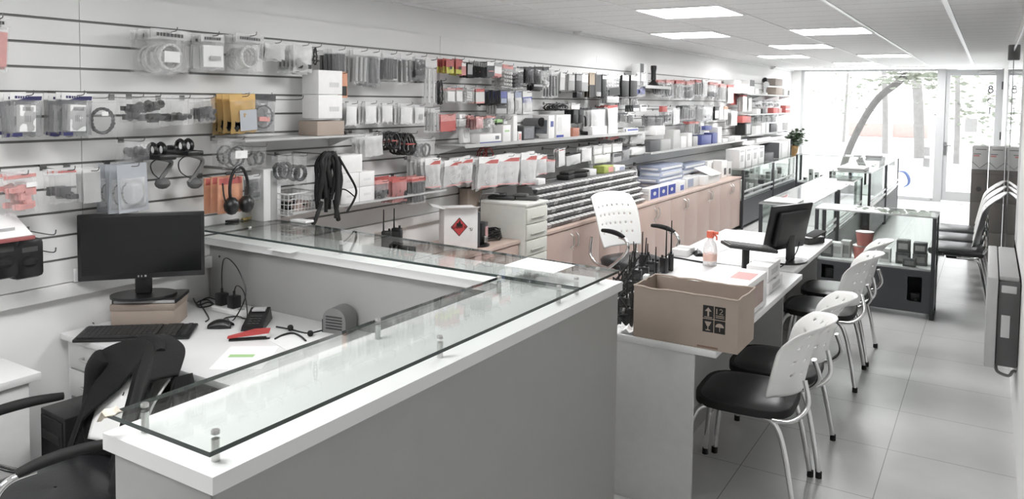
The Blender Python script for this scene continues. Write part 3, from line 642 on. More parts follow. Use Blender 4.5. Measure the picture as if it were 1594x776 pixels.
# ------------------------------------------------------------------ sales desks
def sales_desk(label, x0, x1, y0, y1, z, legs):
    t = thing('sales_desk', label, 'desk', ((x0 + x1) / 2, (y0 + y1) / 2, 0)); a, b = (x1 - x0) / 2, (y1 - y0) / 2
    MB().box(-a, a, -b, b, z - .03, z, .002).build('desktop', LAMW, t)
    MB().box(-a + .05, a - .10, -b + .015, -b + .033, .0, z - .03, .001).build('end_panel', M('desk_panel_pale', (206, 206, 205), .45), t)
    MB().box(-a + .05, a - .10, b - .05, b - .03, 0, z - .03, .001).build('end_panel', LAMG, t)
    MB().box(a - .34, a - .322, -b + .04, b - .06, .06, z - .03, .001).build('modesty_panel', LAMG, t)
    MB().box(-a + .06, a - .11, -b + .017, -b + .03, 0, .012).build('foot_strip', BLACKM, t)
    return t
sales_desk('white sales desk carrying the open cardboard box', -1.80, -.945, 3.2, 4.96, .75, 0)
sales_desk('white sales desk carrying the turned black monitor and card reader', -1.83, -1.0, 4.985, 6.36, .752, 0)
# open cardboard box
bt = thing('open_cardboard_box', 'large open brown cardboard box with printed handling symbols on the sales desk', 'box', (-1.09, 3.335, .751))
a, b, h = .232, .13, .225
MB().box(-a, a, -b, -b + .006, 0, h).build('side', CARD, bt); MB().box(-a, a, b - .006, b, 0, h).build('side', CARD, bt)
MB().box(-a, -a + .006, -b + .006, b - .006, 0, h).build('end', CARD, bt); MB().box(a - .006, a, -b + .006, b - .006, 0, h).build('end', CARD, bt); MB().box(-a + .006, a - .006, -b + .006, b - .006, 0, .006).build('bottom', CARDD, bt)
rim = MB(); random.seed(2)
for (x0, y0), (x1, y1) in (((-a, -b), (a, -b)), ((a, -b), (a, b)), ((a, b), (-a, b)), ((-a, b), (-a, -b))):
    n = 12; rim.tube([(x0 + (x1 - x0) * i / n, y0 + (y1 - y0) * i / n, h + .002 + random.uniform(-.002, .004)) for i in range(n + 1)], .0045, 5)
rim.build('torn_rim', M('cardboard_edge', (170, 156, 144), .85), bt)
INK = M('black_print', (34, 33, 32), .8)
sy = MB(); cxs = .10
def sym(x0, z0): sy.box(x0, x0 + .038, -b - .0008, -b, z0, z0 + .045)
for ix in range(2):
    for iz in range(2): sym(cxs + ix * .041, .085 + iz * .048)
so_ = sy.build('printed_symbol_square', INK, bt); so_.scale = (1.22, 1, 1.22); so_.location = (-.0394, 0, -.0286)
wm = MB(); yy = -b - .0016; c0 = cxs + .019; 
wm.box(c0 - .003, c0 + .003, yy, yy + .0008, .141, .158).add([(c0 - .012, yy, .158), (c0 + .012, yy, .158), (c0, yy, .172)], [(0, 1, 2)]).box(c0 - .014, c0 + .014, yy, yy + .0008, .136, .1385)
wm.add([(c0 - .012, yy, .122), (c0 + .012, yy, .122), (c0 + .004, yy, .106), (c0 - .004, yy, .106)], [(3, 2, 1, 0)]).box(c0 - .0015, c0 + .0015, yy, yy + .0008, .094, .108).box(c0 - .008, c0 + .008, yy, yy + .0008, .091, .094)
c1 = cxs + .041 + .019
wm.box(c1 - .013, c1 - .010, yy, yy + .0008, .152, .171).tube([(c1 - .002, yy, .168), (c1 + .004, yy, .171), (c1 + .009, yy, .167), (c1 + .006, yy, .161), (c1 - .002, yy, .153), (c1 + .011, yy, .153)], .0014, 4)
wm.box(c1 - .015, c1 + .015, yy, yy + .0008, .145, .1475).box(c1 - .015, c1 + .015, yy, yy + .0008, .139, .1415)
wm.add([(c1 + .015 * math.cos(PI * i / 10), yy, .107 + .014 * math.sin(PI * i / 10)) for i in range(11)], [tuple(range(11))]).box(c1 - .001, c1 + .001, yy, yy + .0008, .092, .107)
so_ = wm.build('symbol_print', CARD, bt); so_.scale = (1.22, 1, 1.22); so_.location = (-.0394, 0, -.0286)
MB().box(.06, .15, -b - .001, -b, .006, .014).build('printed_line', M('faded_print', (128, 104, 92), .8), bt)
# radios and cables heaped on the desk behind the box
random.seed(11)
def handheld(label, P, z, rz, ant=.14, s=1.0, tilt=0):
    t = thing('handheld_radio', label, 'radio', (P.x, P.y, z), rz); t.rotation_euler = (tilt, tilt * .6, rz)
    MB().box(-.03 * s, .03 * s, -.018 * s, .018 * s, 0, .115 * s, .006).build('body', BLACK, t)
    MB().tube([(-.02 * s, 0, .115 * s), (-.02 * s, 0, .13 * s), (-.02 * s, 0, .115 * s + ant)], [.006, .005, .003], 8).build('antenna', BLACKM, t)
    MB().cyl((.016 * s, 0, .115 * s), (.016 * s, 0, .13 * s), .007).build('knob', BLACKM, t)
    MB().box(-.022 * s, .022 * s, -.019 * s, -.018 * s, .06 * s, .095 * s).build('speaker_grille', G(60), t)
    MB().box(-.02 * s, .02 * s, -.0195 * s, -.018 * s, .02 * s, .045 * s).build('keypad', G(95), t)
    return t
hx = [(978, 507, 'hard by the counter, first'), (971, 492, 'hard by the counter, second'), (986, 488, 'touching the box corner'), (970, 470, 'on the chair side, first'), (981, 463, 'between counter and box'), (989, 446, 'behind the box corner'), (974, 446, 'on the chair side, second'), (1003, 440, 'behind the box, first aerial'), (1012, 433, 'behind the box, second aerial'), (1022, 428, 'behind the box, third aerial'), (1033, 424, 'behind the box, fourth aerial'), (1044, 420, 'behind the box, fifth aerial'), (984, 428, 'rearmost of the heap'), (1000, 420, 'closest to the long cable')]
for k, (x, y, w) in enumerate(hx):
    handheld('black two-way radio heaped on the sales desk, ' + w, AZ(x, y, .7515), .7515, random.uniform(0, 6), .09 + .06 * random.random() + (.08 if k in (7, 10, 11) else 0), .72 + .1 * (k % 3), random.uniform(-.16, .16) if k not in (7, 8, 9, 10, 11) else 0)
for k in range(7):
    c = [tuple(AZ(*q, .7515))[:2] for q in ((983, 499), (968, 502), (976, 480), (990, 470), (979, 437), (1010, 448), (966, 456))][k]
    w = ['hard by the counter', 'chair side', 'between two radios', 'behind the cardboard box', 'by the office chair arm', 'next to the white form', 'at the desk edge'][k]
    t = thing('radio_charger', 'black charging cradle with curled cable in the radio heap, ' + w, 'charger', (c[0], c[1], .7515), random.random() * 6)
    MB().lathe([(.045, 0), (.047, .02), (.036, .035), (.02, .036)], (0, 0, 0), 16).build('cradle', BLACK, t)
    MB().tube(smoothpath([(.045 + .02 * math.sin(i * 1.1), .03 * math.cos(i * .9), .012 + .02 * abs(math.sin(i * .7)) + .004 * i) for i in range(12)], 4), .0035, 6).build('cable', BLACKM, t)
    MB().box(-.03, .025, .0, .03, .037, .055 + .01 * (k % 3), .003).build('clip_insert', G((230, 90, 200)[k % 3]), t)
for k, (x, y) in enumerate(((976, 498), (985, 476), (972, 456), (992, 436))):
    P = AZ(x, y, .7515); mb = MB(); mb.tube(smoothpath([(P.x + random.uniform(-.08, .08), P.y + random.uniform(-.12, .12), .758 + .16 * random.random() * (.3 + .7 * (i % 2))) for i in range(14)], 4), .004, 6)
    tag(mb.build('tangled_cable', BLACKM), 'tangled black cable over the radio heap, ' + ('hard by the counter', 'beside the box corner', 'on the chair side', 'at the rear')[k], 'cable')
for k, (x, y) in enumerate(((979, 517), (974, 482), (983, 455))):
    P = AZ(x, y, .7515); t = thing('paper_scrap', 'crumpled white paper in the radio heap, ' + ('at the desk edge', 'beside the counter', 'toward the office chair')[k], 'paper', (P.x, P.y, .752))
    MB().grid(lambda u, v: ((u - .5) * .09, (v - .5) * .07, .002 + .035 * random.random()), 6, 5).build('sheet', PAPER, t, False, .001)
# things on the sales desks
def sheet_on(label, corners, z, mat, name='paper_sheet'):
    P = [AZ(*c, z) for c in corners]; t = thing(name, label, 'paper', P[0]); MB().prism([((p - P[0]).x, (p - P[0]).y) for p in P], 0, .0014).build('sheet', mat, t, False); return t
t = thing('document_box', 'flat white box with reddish label on the sales desk behind the open box', 'box', (-1.09, 3.84, .7515), 0)
MB().box(-.13, .13, -.2, .28, 0, .17, .004).build('box_body', M('box_white', (230, 229, 228), .5), t); MB().box(.01, .11, .02, .18, .17, .1712).build('label', REDP, t); MB().box(.131, .1315, -.1, .2, .03, .14).build('side_print', M('box_side', (160, 140, 134), .6), t)
for k, (x0, x1, y0, y1, z0, z1, lb) in enumerate(((-1.115, -.99, 4.30, 4.62, .7515, .815, 'flat white carton at the edge of the sales desk, under a squarer one'), (-1.12, -1.0, 4.32, 4.60, .817, .90, 'square white carton resting on a flat one by the desk edge'))):
    carton(x0, x1, y0, y1, z0, z1, lb, M('box_white', (230, 229, 228), .5), lambda t, a, b, h: MB().box(a, a + .0008, -b * .5, b * .6, h * .3, h * .7).build('label', G(190), t))
P = AZ(1105, 412, .7515)
t = thing('spray_bottle', 'clear spray bottle with orange trigger on the sales desk', 'bottle', (P.x, P.y, .7515))
MB().lathe([(.042, 0), (.044, .01), (.044, .10), (.036, .14), (.018, .165), (.018, .175)], (0, 0, 0), 20).build('bottle_body', film('bottle_plastic', (230, 230, 230), .5), t)
OTR = M('orange_red_plastic', (222, 108, 86), .4)
hb = MB(); hb.box(-.022, .022, -.02, .022, .175, .222, .008); hb.box(.018, .05, -.008, .008, .2, .218, .003); hb.tube([(.026, 0, .2), (.04, 0, .185), (.04, 0, .165)], .006, 6); hb.build('trigger_head', OTR, t)
MB().lathe([(.0445, .03), (.0447, .031), (.0447, .075), (.0445, .076)], (0, 0, 0), 20).build('label', M('bottle_label', (226, 190, 178), .6), t)
mouse('small black mouse lying at the back of the sales desk', AZ(1087, 397, .7515), .5, .7515)
P = AZ(1160, 424, .7515)
t = thing('keypad_stand', 'flat black keypad on a raised stand beside the turned monitor', 'keypad', (P.x, P.y, .7515), math.radians(36))
MB().box(-.06, .06, -.05, .05, 0, .012, .004).build('foot', BLACK, t); MB().box(-.02, .02, -.015, .015, .012, .15, .005).build('post', BLACK, t)
kb = MB(); kb.box(-.155, .155, -.08, .08, .15, .172, .008, Matrix.Rotation(.12, 4, 'Y')); kb.build('keypad_body', M('dark_grey_plastic', (52, 52, 53), .45), t)
kk = MB()
for i in range(13):
    for j in range(5): kk.box(-.14 + i * .0215, -.123 + i * .0215, -.068 + j * .027, -.046 + j * .027, .172, .176, 0, Matrix.Rotation(.12, 4, 'Y'))
kk.build('key', G(78), t)
mt = monitor('computer_monitor', 'black monitor seen from behind on the further sales desk', (-1.12, 5.3), math.radians(248), .44, .31, .985, .7525, tilt=math.radians(-12), deep=.06)
P = AZ(1264, 378, .753)
t = thing('card_terminal', 'black card reader with raised flap on the corner of the further desk', 'card reader', (P.x, P.y, .753), -.5)
MB().box(-.045, .045, -.09, .09, 0, .05, .008).build('body', BLACK, t); MB().box(-.05, .05, -.02, .12, .05, .062, .004, trs(0, 0, .0, .28, 'X')).build('flap', BLACKM, t)
cable('black monitor cable hanging in a loop onto the further desk', [Vector((-1.02, 5.22, .90)), Vector((-1.03, 5.14, .83)), Vector((-1.10, 5.06, .757)), Vector((-1.16, 5.04, .756)), Vector((-1.22, 5.06, .757)), Vector((-1.30, 5.12, .757))], .004)
sheet_on('white receipt sheets beside the turned monitor base', ((1195, 412), (1238, 398), (1222, 390), (1178, 402)), .754, PAPER)
sheet_on('white form on the sales desk near the spray bottle', ((1118, 392), (1160, 380), (1180, 370), (1130, 378)), .754, PAPER)
cable('long thin black cable stretched over the back edge of the sales desk', [AZ(1043, 399, .755), AZ(1060, 402, .755), AZ(1082, 406, .755), AZ(1094, 408, .755)], .006)
carton(-1.81, -1.70, 5.03, 5.2, .754, .80, 'low white box at the back corner of the further desk', M('box_white', (230, 229, 228), .5))
# ------------------------------------------------------------------ glass display counters
DPAN = M('dark_grey_panel', (62, 63, 66), .45)
INNER = M('counter_deck', (206, 207, 208), .5)
def display_case(label, x0, x1, y0, y1, h=.86, rails='x', front=None, base=.42, ends=True):
    t = thing('display_counter', label, 'display counter', ((x0 + x1) / 2, (y0 + y1) / 2, 0)); a, b = (x1 - x0) / 2, (y1 - y0) / 2; p = .03
    for sx in (-1, 1):
        for sy in (-1, 1): MB().box(min(sx * a, sx * (a - p)), max(sx * a, sx * (a - p)), min(sy * b, sy * (b - p)), max(sy * b, sy * (b - p)), 0, h - .008, .002).build('post', DARKG, t)
    MB().box(-a + p, a - p, -b + p, b - p, base - .018, base).build('shelf', INNER, t)
    MB().box(-a, a, -b, b, h - .008, h + .002).build('glass_top', GLASS, t, False)
    e = MB(); e.box(-a - .002, a + .002, -b - .003, -b - .0005, h - .009, h + .003).box(-a - .002, a + .002, b + .0005, b + .003, h - .009, h + .003).box(a + .0005, a + .003, -b, b, h - .009, h + .003).box(-a - .003, -a - .0005, -b, b, h - .009, h + .003)
    e.build('top_edge', ALU, t)
    for nm, q in (('aisle', (a - .012, a - .007, -b + p, b - p)), ('wall', (-a + .007, -a + .012, -b + p, b - p)), ('near', (-a + p, a - p, -b + .007, -b + .012)), ('far', (-a + p, a - p, b - .012, b - .007))):
        MB().box(*q, base, h - .008).build('glass_pane', GLASS, t, False)
    if front is None:
        MB().box(a - .02, a - .005, -b + p, b - p, .05, base - .02).build('lower_panel', DPAN, t)
        MB().box(-a + p, a - p, -b + .005, -b + .02, .05, base - .02).build('lower_panel', DPAN, t)
    else: front(t, a, b, base, p)
    MB().box(-a + .005, -a + .02, -b + p, b - p, .05, base - .02).build('lower_panel', DPAN, t)
    MB().box(-a + p, a - p, b - .02, b - .005, .05, base - .02).build('lower_panel', DPAN, t)
    if rails:
        for z in (base + .03, base + .10): MB().box(a - .006, a + .006, -b + p, b - p, z, z + .028, .003).build('sliding_rail', ALU, t)
    return t
def near_front(t, a, b, base, p):
    # lower front with two small openings
    f = MB(); y0, y1 = -b + .005, -b + .02; z0, z1 = .05, base - .02; xs = [-a + p, -a + .07, -a + .17, a - .20, a - .09, a - p]
    f.box(xs[0], xs[1], y0, y1, z0, z1).box(xs[1], xs[2], y0, y1, z0, z0 + .2).box(xs[1], xs[2], y0, y1, z1 - .03, z1).box(xs[2], xs[3], y0, y1, z0, z1).box(xs[3], xs[4], y0, y1, z0, z0 + .09).box(xs[3], xs[4], y0, y1, z1 - .05, z1).box(xs[4], xs[5], y0, y1, z0, z1)
    f.build('lower_panel', DPAN, t); MB().box(a - .02, a - .005, -b + p, b - p, .05, base - .02).build('lower_panel', DPAN, t)
    MB().box(-a + p, a - p, -b + .03, b - p, .05, .062).build('bottom_shelf', INNER, t)
display_case('glass display counter standing across the aisle end of the visitor chairs', -1.30, -.345, 7.29, 7.70, .865, None, near_front)
display_case('glass display counter just behind the black monitor', -1.83, -1.40, 7.45, 9.12, .85)
display_case('second glass counter from the black monitor in the middle row', -1.83, -1.38, 9.16, 10.95, .85)
display_case('third glass counter of the middle row, with the folder on top', -1.80, -1.29, 11.0, 12.75, .90)
display_case('last glass counter of the middle row, closest to the shop window', -1.80, -1.28, 12.79, 14.5, .90)
display_case('glass counter joining the wall counters to the middle row before the window', -2.88, -1.84, 14.2, 14.6, .90, None)
display_case('glass wall counter next to the end of the beech cabinets', -3.42, -2.92, 11.0, 12.74, .85)
display_case('glass wall counter between its twin and the potted plant', -3.42, -2.92, 12.78, 14.6, .85)
# cabinet run
def cabinet(y0, y1, label, single=False):
    t = thing('base_cabinet', label, 'cabinet', (-3.2, (y0 + y1) / 2, 0)); b = (y1 - y0) / 2 - .0015
    MB().box(-.238, .228, -b, b, .06, .728).build('carcass', WOOD, t); MB().box(-.23, .19, -b, b, 0, .06).build('plinth', G(80), t)
    for s in (-1, 1):
        dd = MB().box(.2285, .247, min(.0015 * s, s * (b - .0015)), max(.0015 * s, s * (b - .0015)), .065, .722, .001).build('door', WOOD, t)
        MB().tube(smoothpath([(.246, s * .05, .68), (.272, s * .045, .66), (.276, s * .042, .62), (.272, s * .045, .58), (.246, s * .05, .56)]), .006, 8).build('handle', STEEL, dd)
    MB().cyl((.246, .0, .54), (.249, .0, .54), .008, 12).build('lock', STEEL, t)
for y0, y1, lb in ((2.95, 3.95, 'beech cabinet hidden behind the reception, under the loose radios'), (3.95, 4.92, 'beech cabinet under the white box with the red diamond'), (5.29, 6.33, 'beech double-door cabinet next to the white drawer tower'), (6.33, 7.25, 'beech double-door cabinet behind the office chair'), (7.25, 8.17, 'beech double-door cabinet under the box with blue pictures'),
                   (8.17, 9.09, 'beech double-door cabinet under the stack of blue-grey cartons'), (9.09, 10.02, 'beech double-door cabinet under the open white carton'), (10.02, 10.95, 'last beech double-door cabinet before the glass counters')):
    cabinet(y0, y1, lb)
for y0, y1, lb in ((2.95, 4.93, 'short beech worktop behind the reception counter'), (5.28, 10.96, 'long beech worktop over the row of cabinets')):
    t = thing('worktop', lb, 'worktop', (-3.2, (y0 + y1) / 2, .729)); MB().box(-.238, .256, -(y1 - y0) / 2, (y1 - y0) / 2, 0, .026, .002).build('board', WOODT, t)
CT = .7555
# white drawer tower
t = thing('drawer_tower', 'tall cream plastic drawer tower between the beech cabinets', 'drawer unit', (-3.1, 5.105, 0))
MB().box(-.22, .185, -.165, .165, 0, 1.0, .004).build('case', CREAM, t)
MB().box(-.225, .2, -.17, .17, 1.0, 1.022, .006).build('top', M('cream_top', (226, 226, 221), .4), t)
for k in range(8):
    z0 = .03 + k * .12; d = MB().box(.186, .2, -.155, .155, z0, z0 + .112, .004).build('drawer', M('cream_drawer', (208, 208, 200), .42), t)
    MB().box(.2, .212, -.1, .1, z0 + .035, z0 + .045, .003).build('handle', M('cream_handle', (176, 176, 170), .45), d)
for k, (dx, dy, c, lb) in enumerate(((-.1, -.02, BLACK, 'dark folded cloth case lying on top of the drawer tower'), (.05, .06, G(70), 'small dark tool on top of the drawer tower'))):
    t = thing('tool_pouch', lb, 'tool', (-3.1 + dx, 5.1 + dy, 1.0225), .3); MB().box(-.11, .11, -.05, .05, 0, .03, .012).build('pouch', c, t); MB().box(-.07, .03, -.06, .02, .03, .05, .008).build('flap', c, t)
# small-parts racks: four racks of tilt bins
BIN = M('bin_smoked', (60, 60, 62), .3); LIP = M('bin_lip_white', (208, 208, 207), .45); RBODY = M('rack_frame', (104, 104, 104), .5)
def rack(y0, y1, label, rows=6, cols=7):
    t = thing('parts_rack', label, 'parts rack', (-3.12, (y0 + y1) / 2, CT)); b = (y1 - y0) / 2 - .003; h = .335
    mb = MB(); mb.prism([(-.16, 0), (.10, 0), (-.02, h), (-.16, h)], -b, b, Matrix.Rotation(PI / 2, 4, 'X')); mb.build('frame', RBODY, t, False)
    rh = h / rows; cw = 2 * b / cols
    for r_ in range(rows):
        z = r_ * rh; xf = .10 - .12 * (z / h)
        for c in range(cols):
            y = -b + c * cw
            o = MB().add([(xf - .02, y + .002, z + .004), (xf + .022, y + .002, z + .006), (xf + .034, y + .002, z + rh * .62), (xf - .03, y + .002, z + rh * .62),
                          (xf - .02, y + cw - .002, z + .004), (xf + .022, y + cw - .002, z + .006), (xf + .034, y + cw - .002, z + rh * .62), (xf - .03, y + cw - .002, z + rh * .62)],
                         [(0, 1, 2, 3), (7, 6, 5, 4), (1, 5, 6, 2), (0, 4, 5, 1), (3, 2, 6, 7), (0, 3, 7, 4)]).build('bin', BIN if (r_ * 7 + c * 5) % 6 else G(150, .4), t, False)
            MB().add([(xf + .036, y + .006, z + rh * .66), (xf + .002, y + .006, z + rh * .84), (xf + .002, y + cw - .006, z + rh * .84), (xf + .036, y + cw - .006, z + rh * .66), (xf + .036, y + .006, z + rh * .63), (xf + .036, y + cw - .006, z + rh * .63)], [(0, 3, 2, 1), (4, 5, 3, 0)]).build('label_lip', LIP, o, False)
for k in range(4): rack(5.42 + k * .52, 5.94 + k * .52, 'grey rack of small smoked parts bins, ' + ('first from the drawer tower', 'second from the drawer tower', 'second from the box with blue pictures', 'next to the box with blue pictures')[k])
# ------------------------------------------------------------------ box helper for things on tops and shelves
def items_box(rect, px, depth, z, label, mat, name='carton', cat='box', rz=0, deco=None, zt=None, group=None):
    x0, y0, x1, y1 = rect; A = AX(x0, y1, px); B = AX(x1, y1, px); T = AX((x0 + x1) / 2, y0, px); Bm = AX((x0 + x1) / 2, y1, px)
    zb = z if z is not None else Bm.z
    h = max(.012, (zt if zt is not None else T.z + (zb - Bm.z) * .5) - zb); w = abs(B.y - A.y)
    t = thing(name, label, cat, (px - depth / 2, (A.y + B.y) / 2, zb + .0008), rz, group)
    MB().box(-depth / 2, depth / 2, -w / 2, w / 2, 0, h, min(.003, h * .1)).build('box_body', mat, t)
    if deco: deco(t, depth / 2, w / 2, h)
    return t
def face(y0, y1, z0, z1, mat, nm='printed_panel'):           # a print on the face towards the room, fractions of the face
    def f(t, a, w, h): MB().box(a, a + .0009, -w + 2 * w * y0, -w + 2 * w * y1, h * z0, h * z1).build(nm, mat, t)
    return f
def side(x0, x1, z0, z1, mat, nm='printed_panel'):
    def f(t, a, w, h): MB().box(-a + 2 * a * x0, -a + 2 * a * x1, -w - .0009, -w, h * z0, h * z1).build(nm, mat, t)
    return f
def both(*fs):
    def f(t, a, w, h):
        for g in fs: g(t, a, w, h)
    return f
BW = M('box_white', (232, 231, 230), .55, noise=.02); BG = M('box_grey', (176, 176, 175), .55); BD = M('box_dark', (76, 76, 78), .5); BT = M('box_tan', (168, 156, 146), .7); BM = M('box_pale', (212, 212, 211), .55)
# on the short cabinet behind the reception
t = thing('radio_box', 'dark flat case under the pair of two-way radios behind the counter', 'case', (-3.1, 3.66, CT)); MB().box(-.08, .08, -.13, .13, 0, .118, .006).build('case', BLACK, t); MB().box(.08, .0808, -.1, .1, .03, .08).build('label', G(120), t)
handheld('two-way radio with slanting aerial, first of the pair behind the counter', Vector((-3.1, 3.603, 0)), CT + .119, .4, .13, 1.0)
handheld('two-way radio with upright aerial, second of the pair behind the counter', Vector((-3.1, 3.70, 0)), CT + .119, .2, .12, 1.05)
t = thing('white_carton_box', 'white carton with a red flammable diamond on the short worktop', 'box', (-3.13, AX(726, 352, -3.06).y, CT), math.radians(-42))
w, a, h = .118, .09, .29
MB().box(-a, a, -w, w, 0, h, .003).build('box_body', BW, t)
for s, nm in ((-1, 0), (1, 1)): MB().box(-a, a, s * w - .002, s * w + .002, h, h + .001).build('rim', CARD, t)
MB().add([(a, -w, h), (a, w, h), (a + .07, w * 1.0, h + .02), (a + .07, -w * 1.0, h + .02)], [(0, 1, 2, 3)]).build('open_flap', BW, t, False, .003)
MB().add([(-a, -w, h), (a, -w, h), (a, -w - .08, h + .02), (-a, -w - .08, h + .02)], [(0, 1, 2, 3)]).build('open_flap', BW, t, False, .003)
xf = a + .0008; cy_, cz = -.012, .165; r_ = .066
def dia(r, x, nm, mt): MB().add([(x, cy_, cz - r), (x, cy_ + r * .9, cz), (x, cy_, cz + r), (x, cy_ - r * .9, cz)], [(0, 1, 2, 3)]).build(nm, mt, t, False)
dia(r_, xf, 'diamond_border', M('diamond_dark', (70, 40, 40), .6)); dia(r_ - .008, xf + .0008, 'hazard_diamond', M('hazard_red', (192, 70, 70), .55))
fl = MB(); fx = xf + .0016
fl.add([(fx, cy_ - .02, cz + .002), (fx, cy_ + .02, cz + .002), (fx, cy_ + .024, cz + .022), (fx, cy_ + .012, cz + .02), (fx, cy_ + .004, cz + .05), (fx, cy_ - .008, cz + .026), (fx, cy_ - .02, cz + .028)], [(0, 1, 2, 3, 4, 5, 6)])
fl.box(fx - .0004, fx, cy_ - .022, cy_ + .022, cz - .006, cz - .001); fl.build('flame_print', INK, t, False)
def word(txt, x, y, z, size, mat, par, nm, rotm=(PI / 2, 0, PI / 2)):
    cu = bpy.data.curves.new(nm, 'FONT'); cu.body = txt; cu.size = size; cu.extrude = .0003; cu.align_x = 'CENTER'
    o = bpy.data.objects.new(nm, cu); S.collection.objects.link(o); dg = bpy.context.evaluated_depsgraph_get(); me = bpy.data.meshes.new_from_object(o.evaluated_get(dg)); bpy.data.objects.remove(o)
    me.materials.clear(); me.materials.append(mat); o = bpy.data.objects.new(nm, me); S.collection.objects.link(o); o.location = (x, y, z); o.rotation_euler = rotm
    if par: o.parent = par
    return o
word("NARITA", fx + .0008, cy_ - .004, cz - .012, .030, INK, t, 'printed_word'); word("'S/", fx + .0008, cy_ + .082, cz - .03, .03, INK, t, 'printed_word')
MB().box(-a + .02, a - .03, w, w + .025, .02, h - .03, .004).build('side_sleeve', BD, t)
items_box((728, 316, 750, 338), -3.34, .08, CT, 'brown carton with crumpled lining behind the white flammable box', CARD, zt=CT + .36)
t = thing('rolled_poster', 'white rolled sheet with black end lying before the flammable box', 'roll', (-3.0, 3.86, CT + .022), .25)
MB().tube([(-.03, -.22, 0), (.0, .1, 0)], .021, 14).build('roll', PAPER, t); MB().tube([(.0, .1, 0), (.002, .12, 0)], .0225, 14).build('end_cap', BLACK, t); MB().box(-.07, -.03, -.3, -.02, -.02, -.006, .004).build('dark_strip', BLACK, t)
t = thing('soldering_station', 'black soldering stand with bent wire arm on the short worktop', 'tool', (-3.06, 4.56, CT), .2)
MB().lathe([(.07, 0), (.07, .012), (.05, .02)], (0, 0, 0), 20).build('base', BLACK, t); MB().box(-.03, .03, -.04, .04, .02, .17, .012).build('body', BLACKM, t)
MB().box(-.07, .02, .04, .11, .03, .16, .008).build('transformer', G(60), t); MB().box(.021, .0215, .05, .10, .05, .13).build('rating_label', M('label_pinkish', (190, 150, 148), .6), t); MB().lathe([(.016, 0), (.02, .03), (.016, .045)], (.045, -.01, .03), 14).build('steel_cup', STEEL, t)
MB().tube(smoothpath([(0, 0, .17), (0, 0, .32), (0, .02, .36), (.01, .12, .36), (.02, .32, .335)]), .004, 8).build('wire_arm', G(60, .4), t)
t = thing('coiled_cable', 'pile of coiled black cable on the short worktop beside the drawer tower', 'cable', (-3.11, 4.80, CT))
MB().tube([(.06 * math.cos(i * .5) * (1 - .004 * i), .085 * math.sin(i * .5) * (1 - .003 * i), .008 + .0012 * i + .008 * abs(math.sin(i * 1.3))) for i in range(60)], .007, 6).build('coil', BLACK, t)
t = thing('cable_sleeve', 'grey plastic bag of parts lying behind the two radios', 'bag', (-3.2, 3.62, CT + .002), .3); random.seed(4)
MB().grid(lambda u, v: ((u - .5) * .22, (v - .5) * .36, .05 * math.sin(PI * u) * math.sin(PI * v) * (1 + .3 * math.sin(9 * u + 7 * v))), 12, 12).build('bag', M('grey_bag', (168, 168, 168), .35), t, True, .003)
# on the long worktop
def logos(t, a, w, h):
    for k in range(3):
        y = -w + 2 * w * (.06 + k * .31); MB().box(a, a + .0009, y, y + 2 * w * .27, h * .08, h * .92).build('blue_picture', M('logo_blue', (50, 66, 150), .5, noise=.25, scale=70), t)
        mb = MB(); mb.ball((0, 0, 0), .5, 12, 1); s = MB(); s.add([(v[0] * .0008 + a + .001, y + w * .27 + v[1] * w * .2, h * .5 + v[2] * h * .34) for v in mb.v], mb.f); s.build('pale_figure', G(206), t)
items_box((1010, 291, 1053, 308), -3.0, .1, CT, 'long pale carton printed with three blue pictures on the long worktop', BM, deco=both(logos, side(.05, .95, .42, .47, BG), side(.05, .95, .7, .75, BG)), zt=CT + .125)
for k, (x0, y0, x1, y1, px, d, mat, lb) in enumerate((
    (1057, 283, 1066, 302, -3.0, .1, BW, 'narrow white carton with blue drop print next to the blue-picture box'),
    (1068, 268, 1092, 296, -3.05, .18, BM, 'pale lavender carton under the flat blue-grey cartons'),
    (1096, 274, 1120, 291, -2.99, .19, BW, 'open white carton with raised lid on the long worktop'),
    (1101, 248, 1112, 272, -3.22, .18, BW, 'large white carton behind the open one'),
    (1123, 252, 1131, 280, -3.1, .2, BW, 'tall white carton with dark window beside the open carton'),
    (1132, 254, 1139, 278, -3.1, .2, BM, 'tall white carton touching the frame of the glass wall counter'))):
    dec = [face(.2, .8, .15, .6, M('drop_blue', (92, 104, 170), .5)), face(.1, .45, .1, .9, BLUEG), None, face(.55, .8, .1, .9, BG), face(.45, .85, .15, .55, BD), face(.3, .7, .15, .55, BD)][k]
    tt = items_box((x0, y0, x1, y1), px, d, CT, lb, mat, deco=dec, zt=(CT + .12 if k == 1 else None))
    if k == 2:
        MB().add([(.13, -.16, .11), (.13, .3, .11), (-.1, .3, .2), (-.1, -.16, .2)], [(0, 1, 2, 3)]).build('raised_lid', BW, tt, False, .004)
z = CT + .16
lidz = [AX(1060, v, -3.12).z for v in (286, 276, 265, 256, 248, 240)]
names = ['lowest', 'second from the bottom', 'third from the bottom', 'fourth from the bottom', 'topmost']
for k in range(5):
    for c, (x0, x1, d) in enumerate(((1028, 1062, .26), (1064, 1098, .24))):
        if c == 1 and k == 4: continue
        items_box((x0 + (k % 2) * 2 - (3 if k == 2 else 0), 250, x1 + (k % 3), 256), (-3.12 if c == 0 else -3.24) + (.012 if k % 2 else 0), (d if c == 0 else .18), CT + (0 if k == 0 and c == 0 else 0) + .0 + k * .062 + (.0), names[min(k, 4) if not (c == 1 and k == 3) else 4] + ' flat blue-grey carton in the ' + ('stack by the blue-picture box' if c == 0 else 'stack by the open carton'), BLUEG if (k + c) % 2 == 0 else M('pale_blue_carton', (186, 192, 208), .55), deco=both(face(.05, .95, .3, .7, BM if (k + c) % 2 else G(222)), side(.1, .9, .3, .6, G(226))), zt=CT + k * .062 + .06, group=None) if not (k < 2 and c == 1) else None
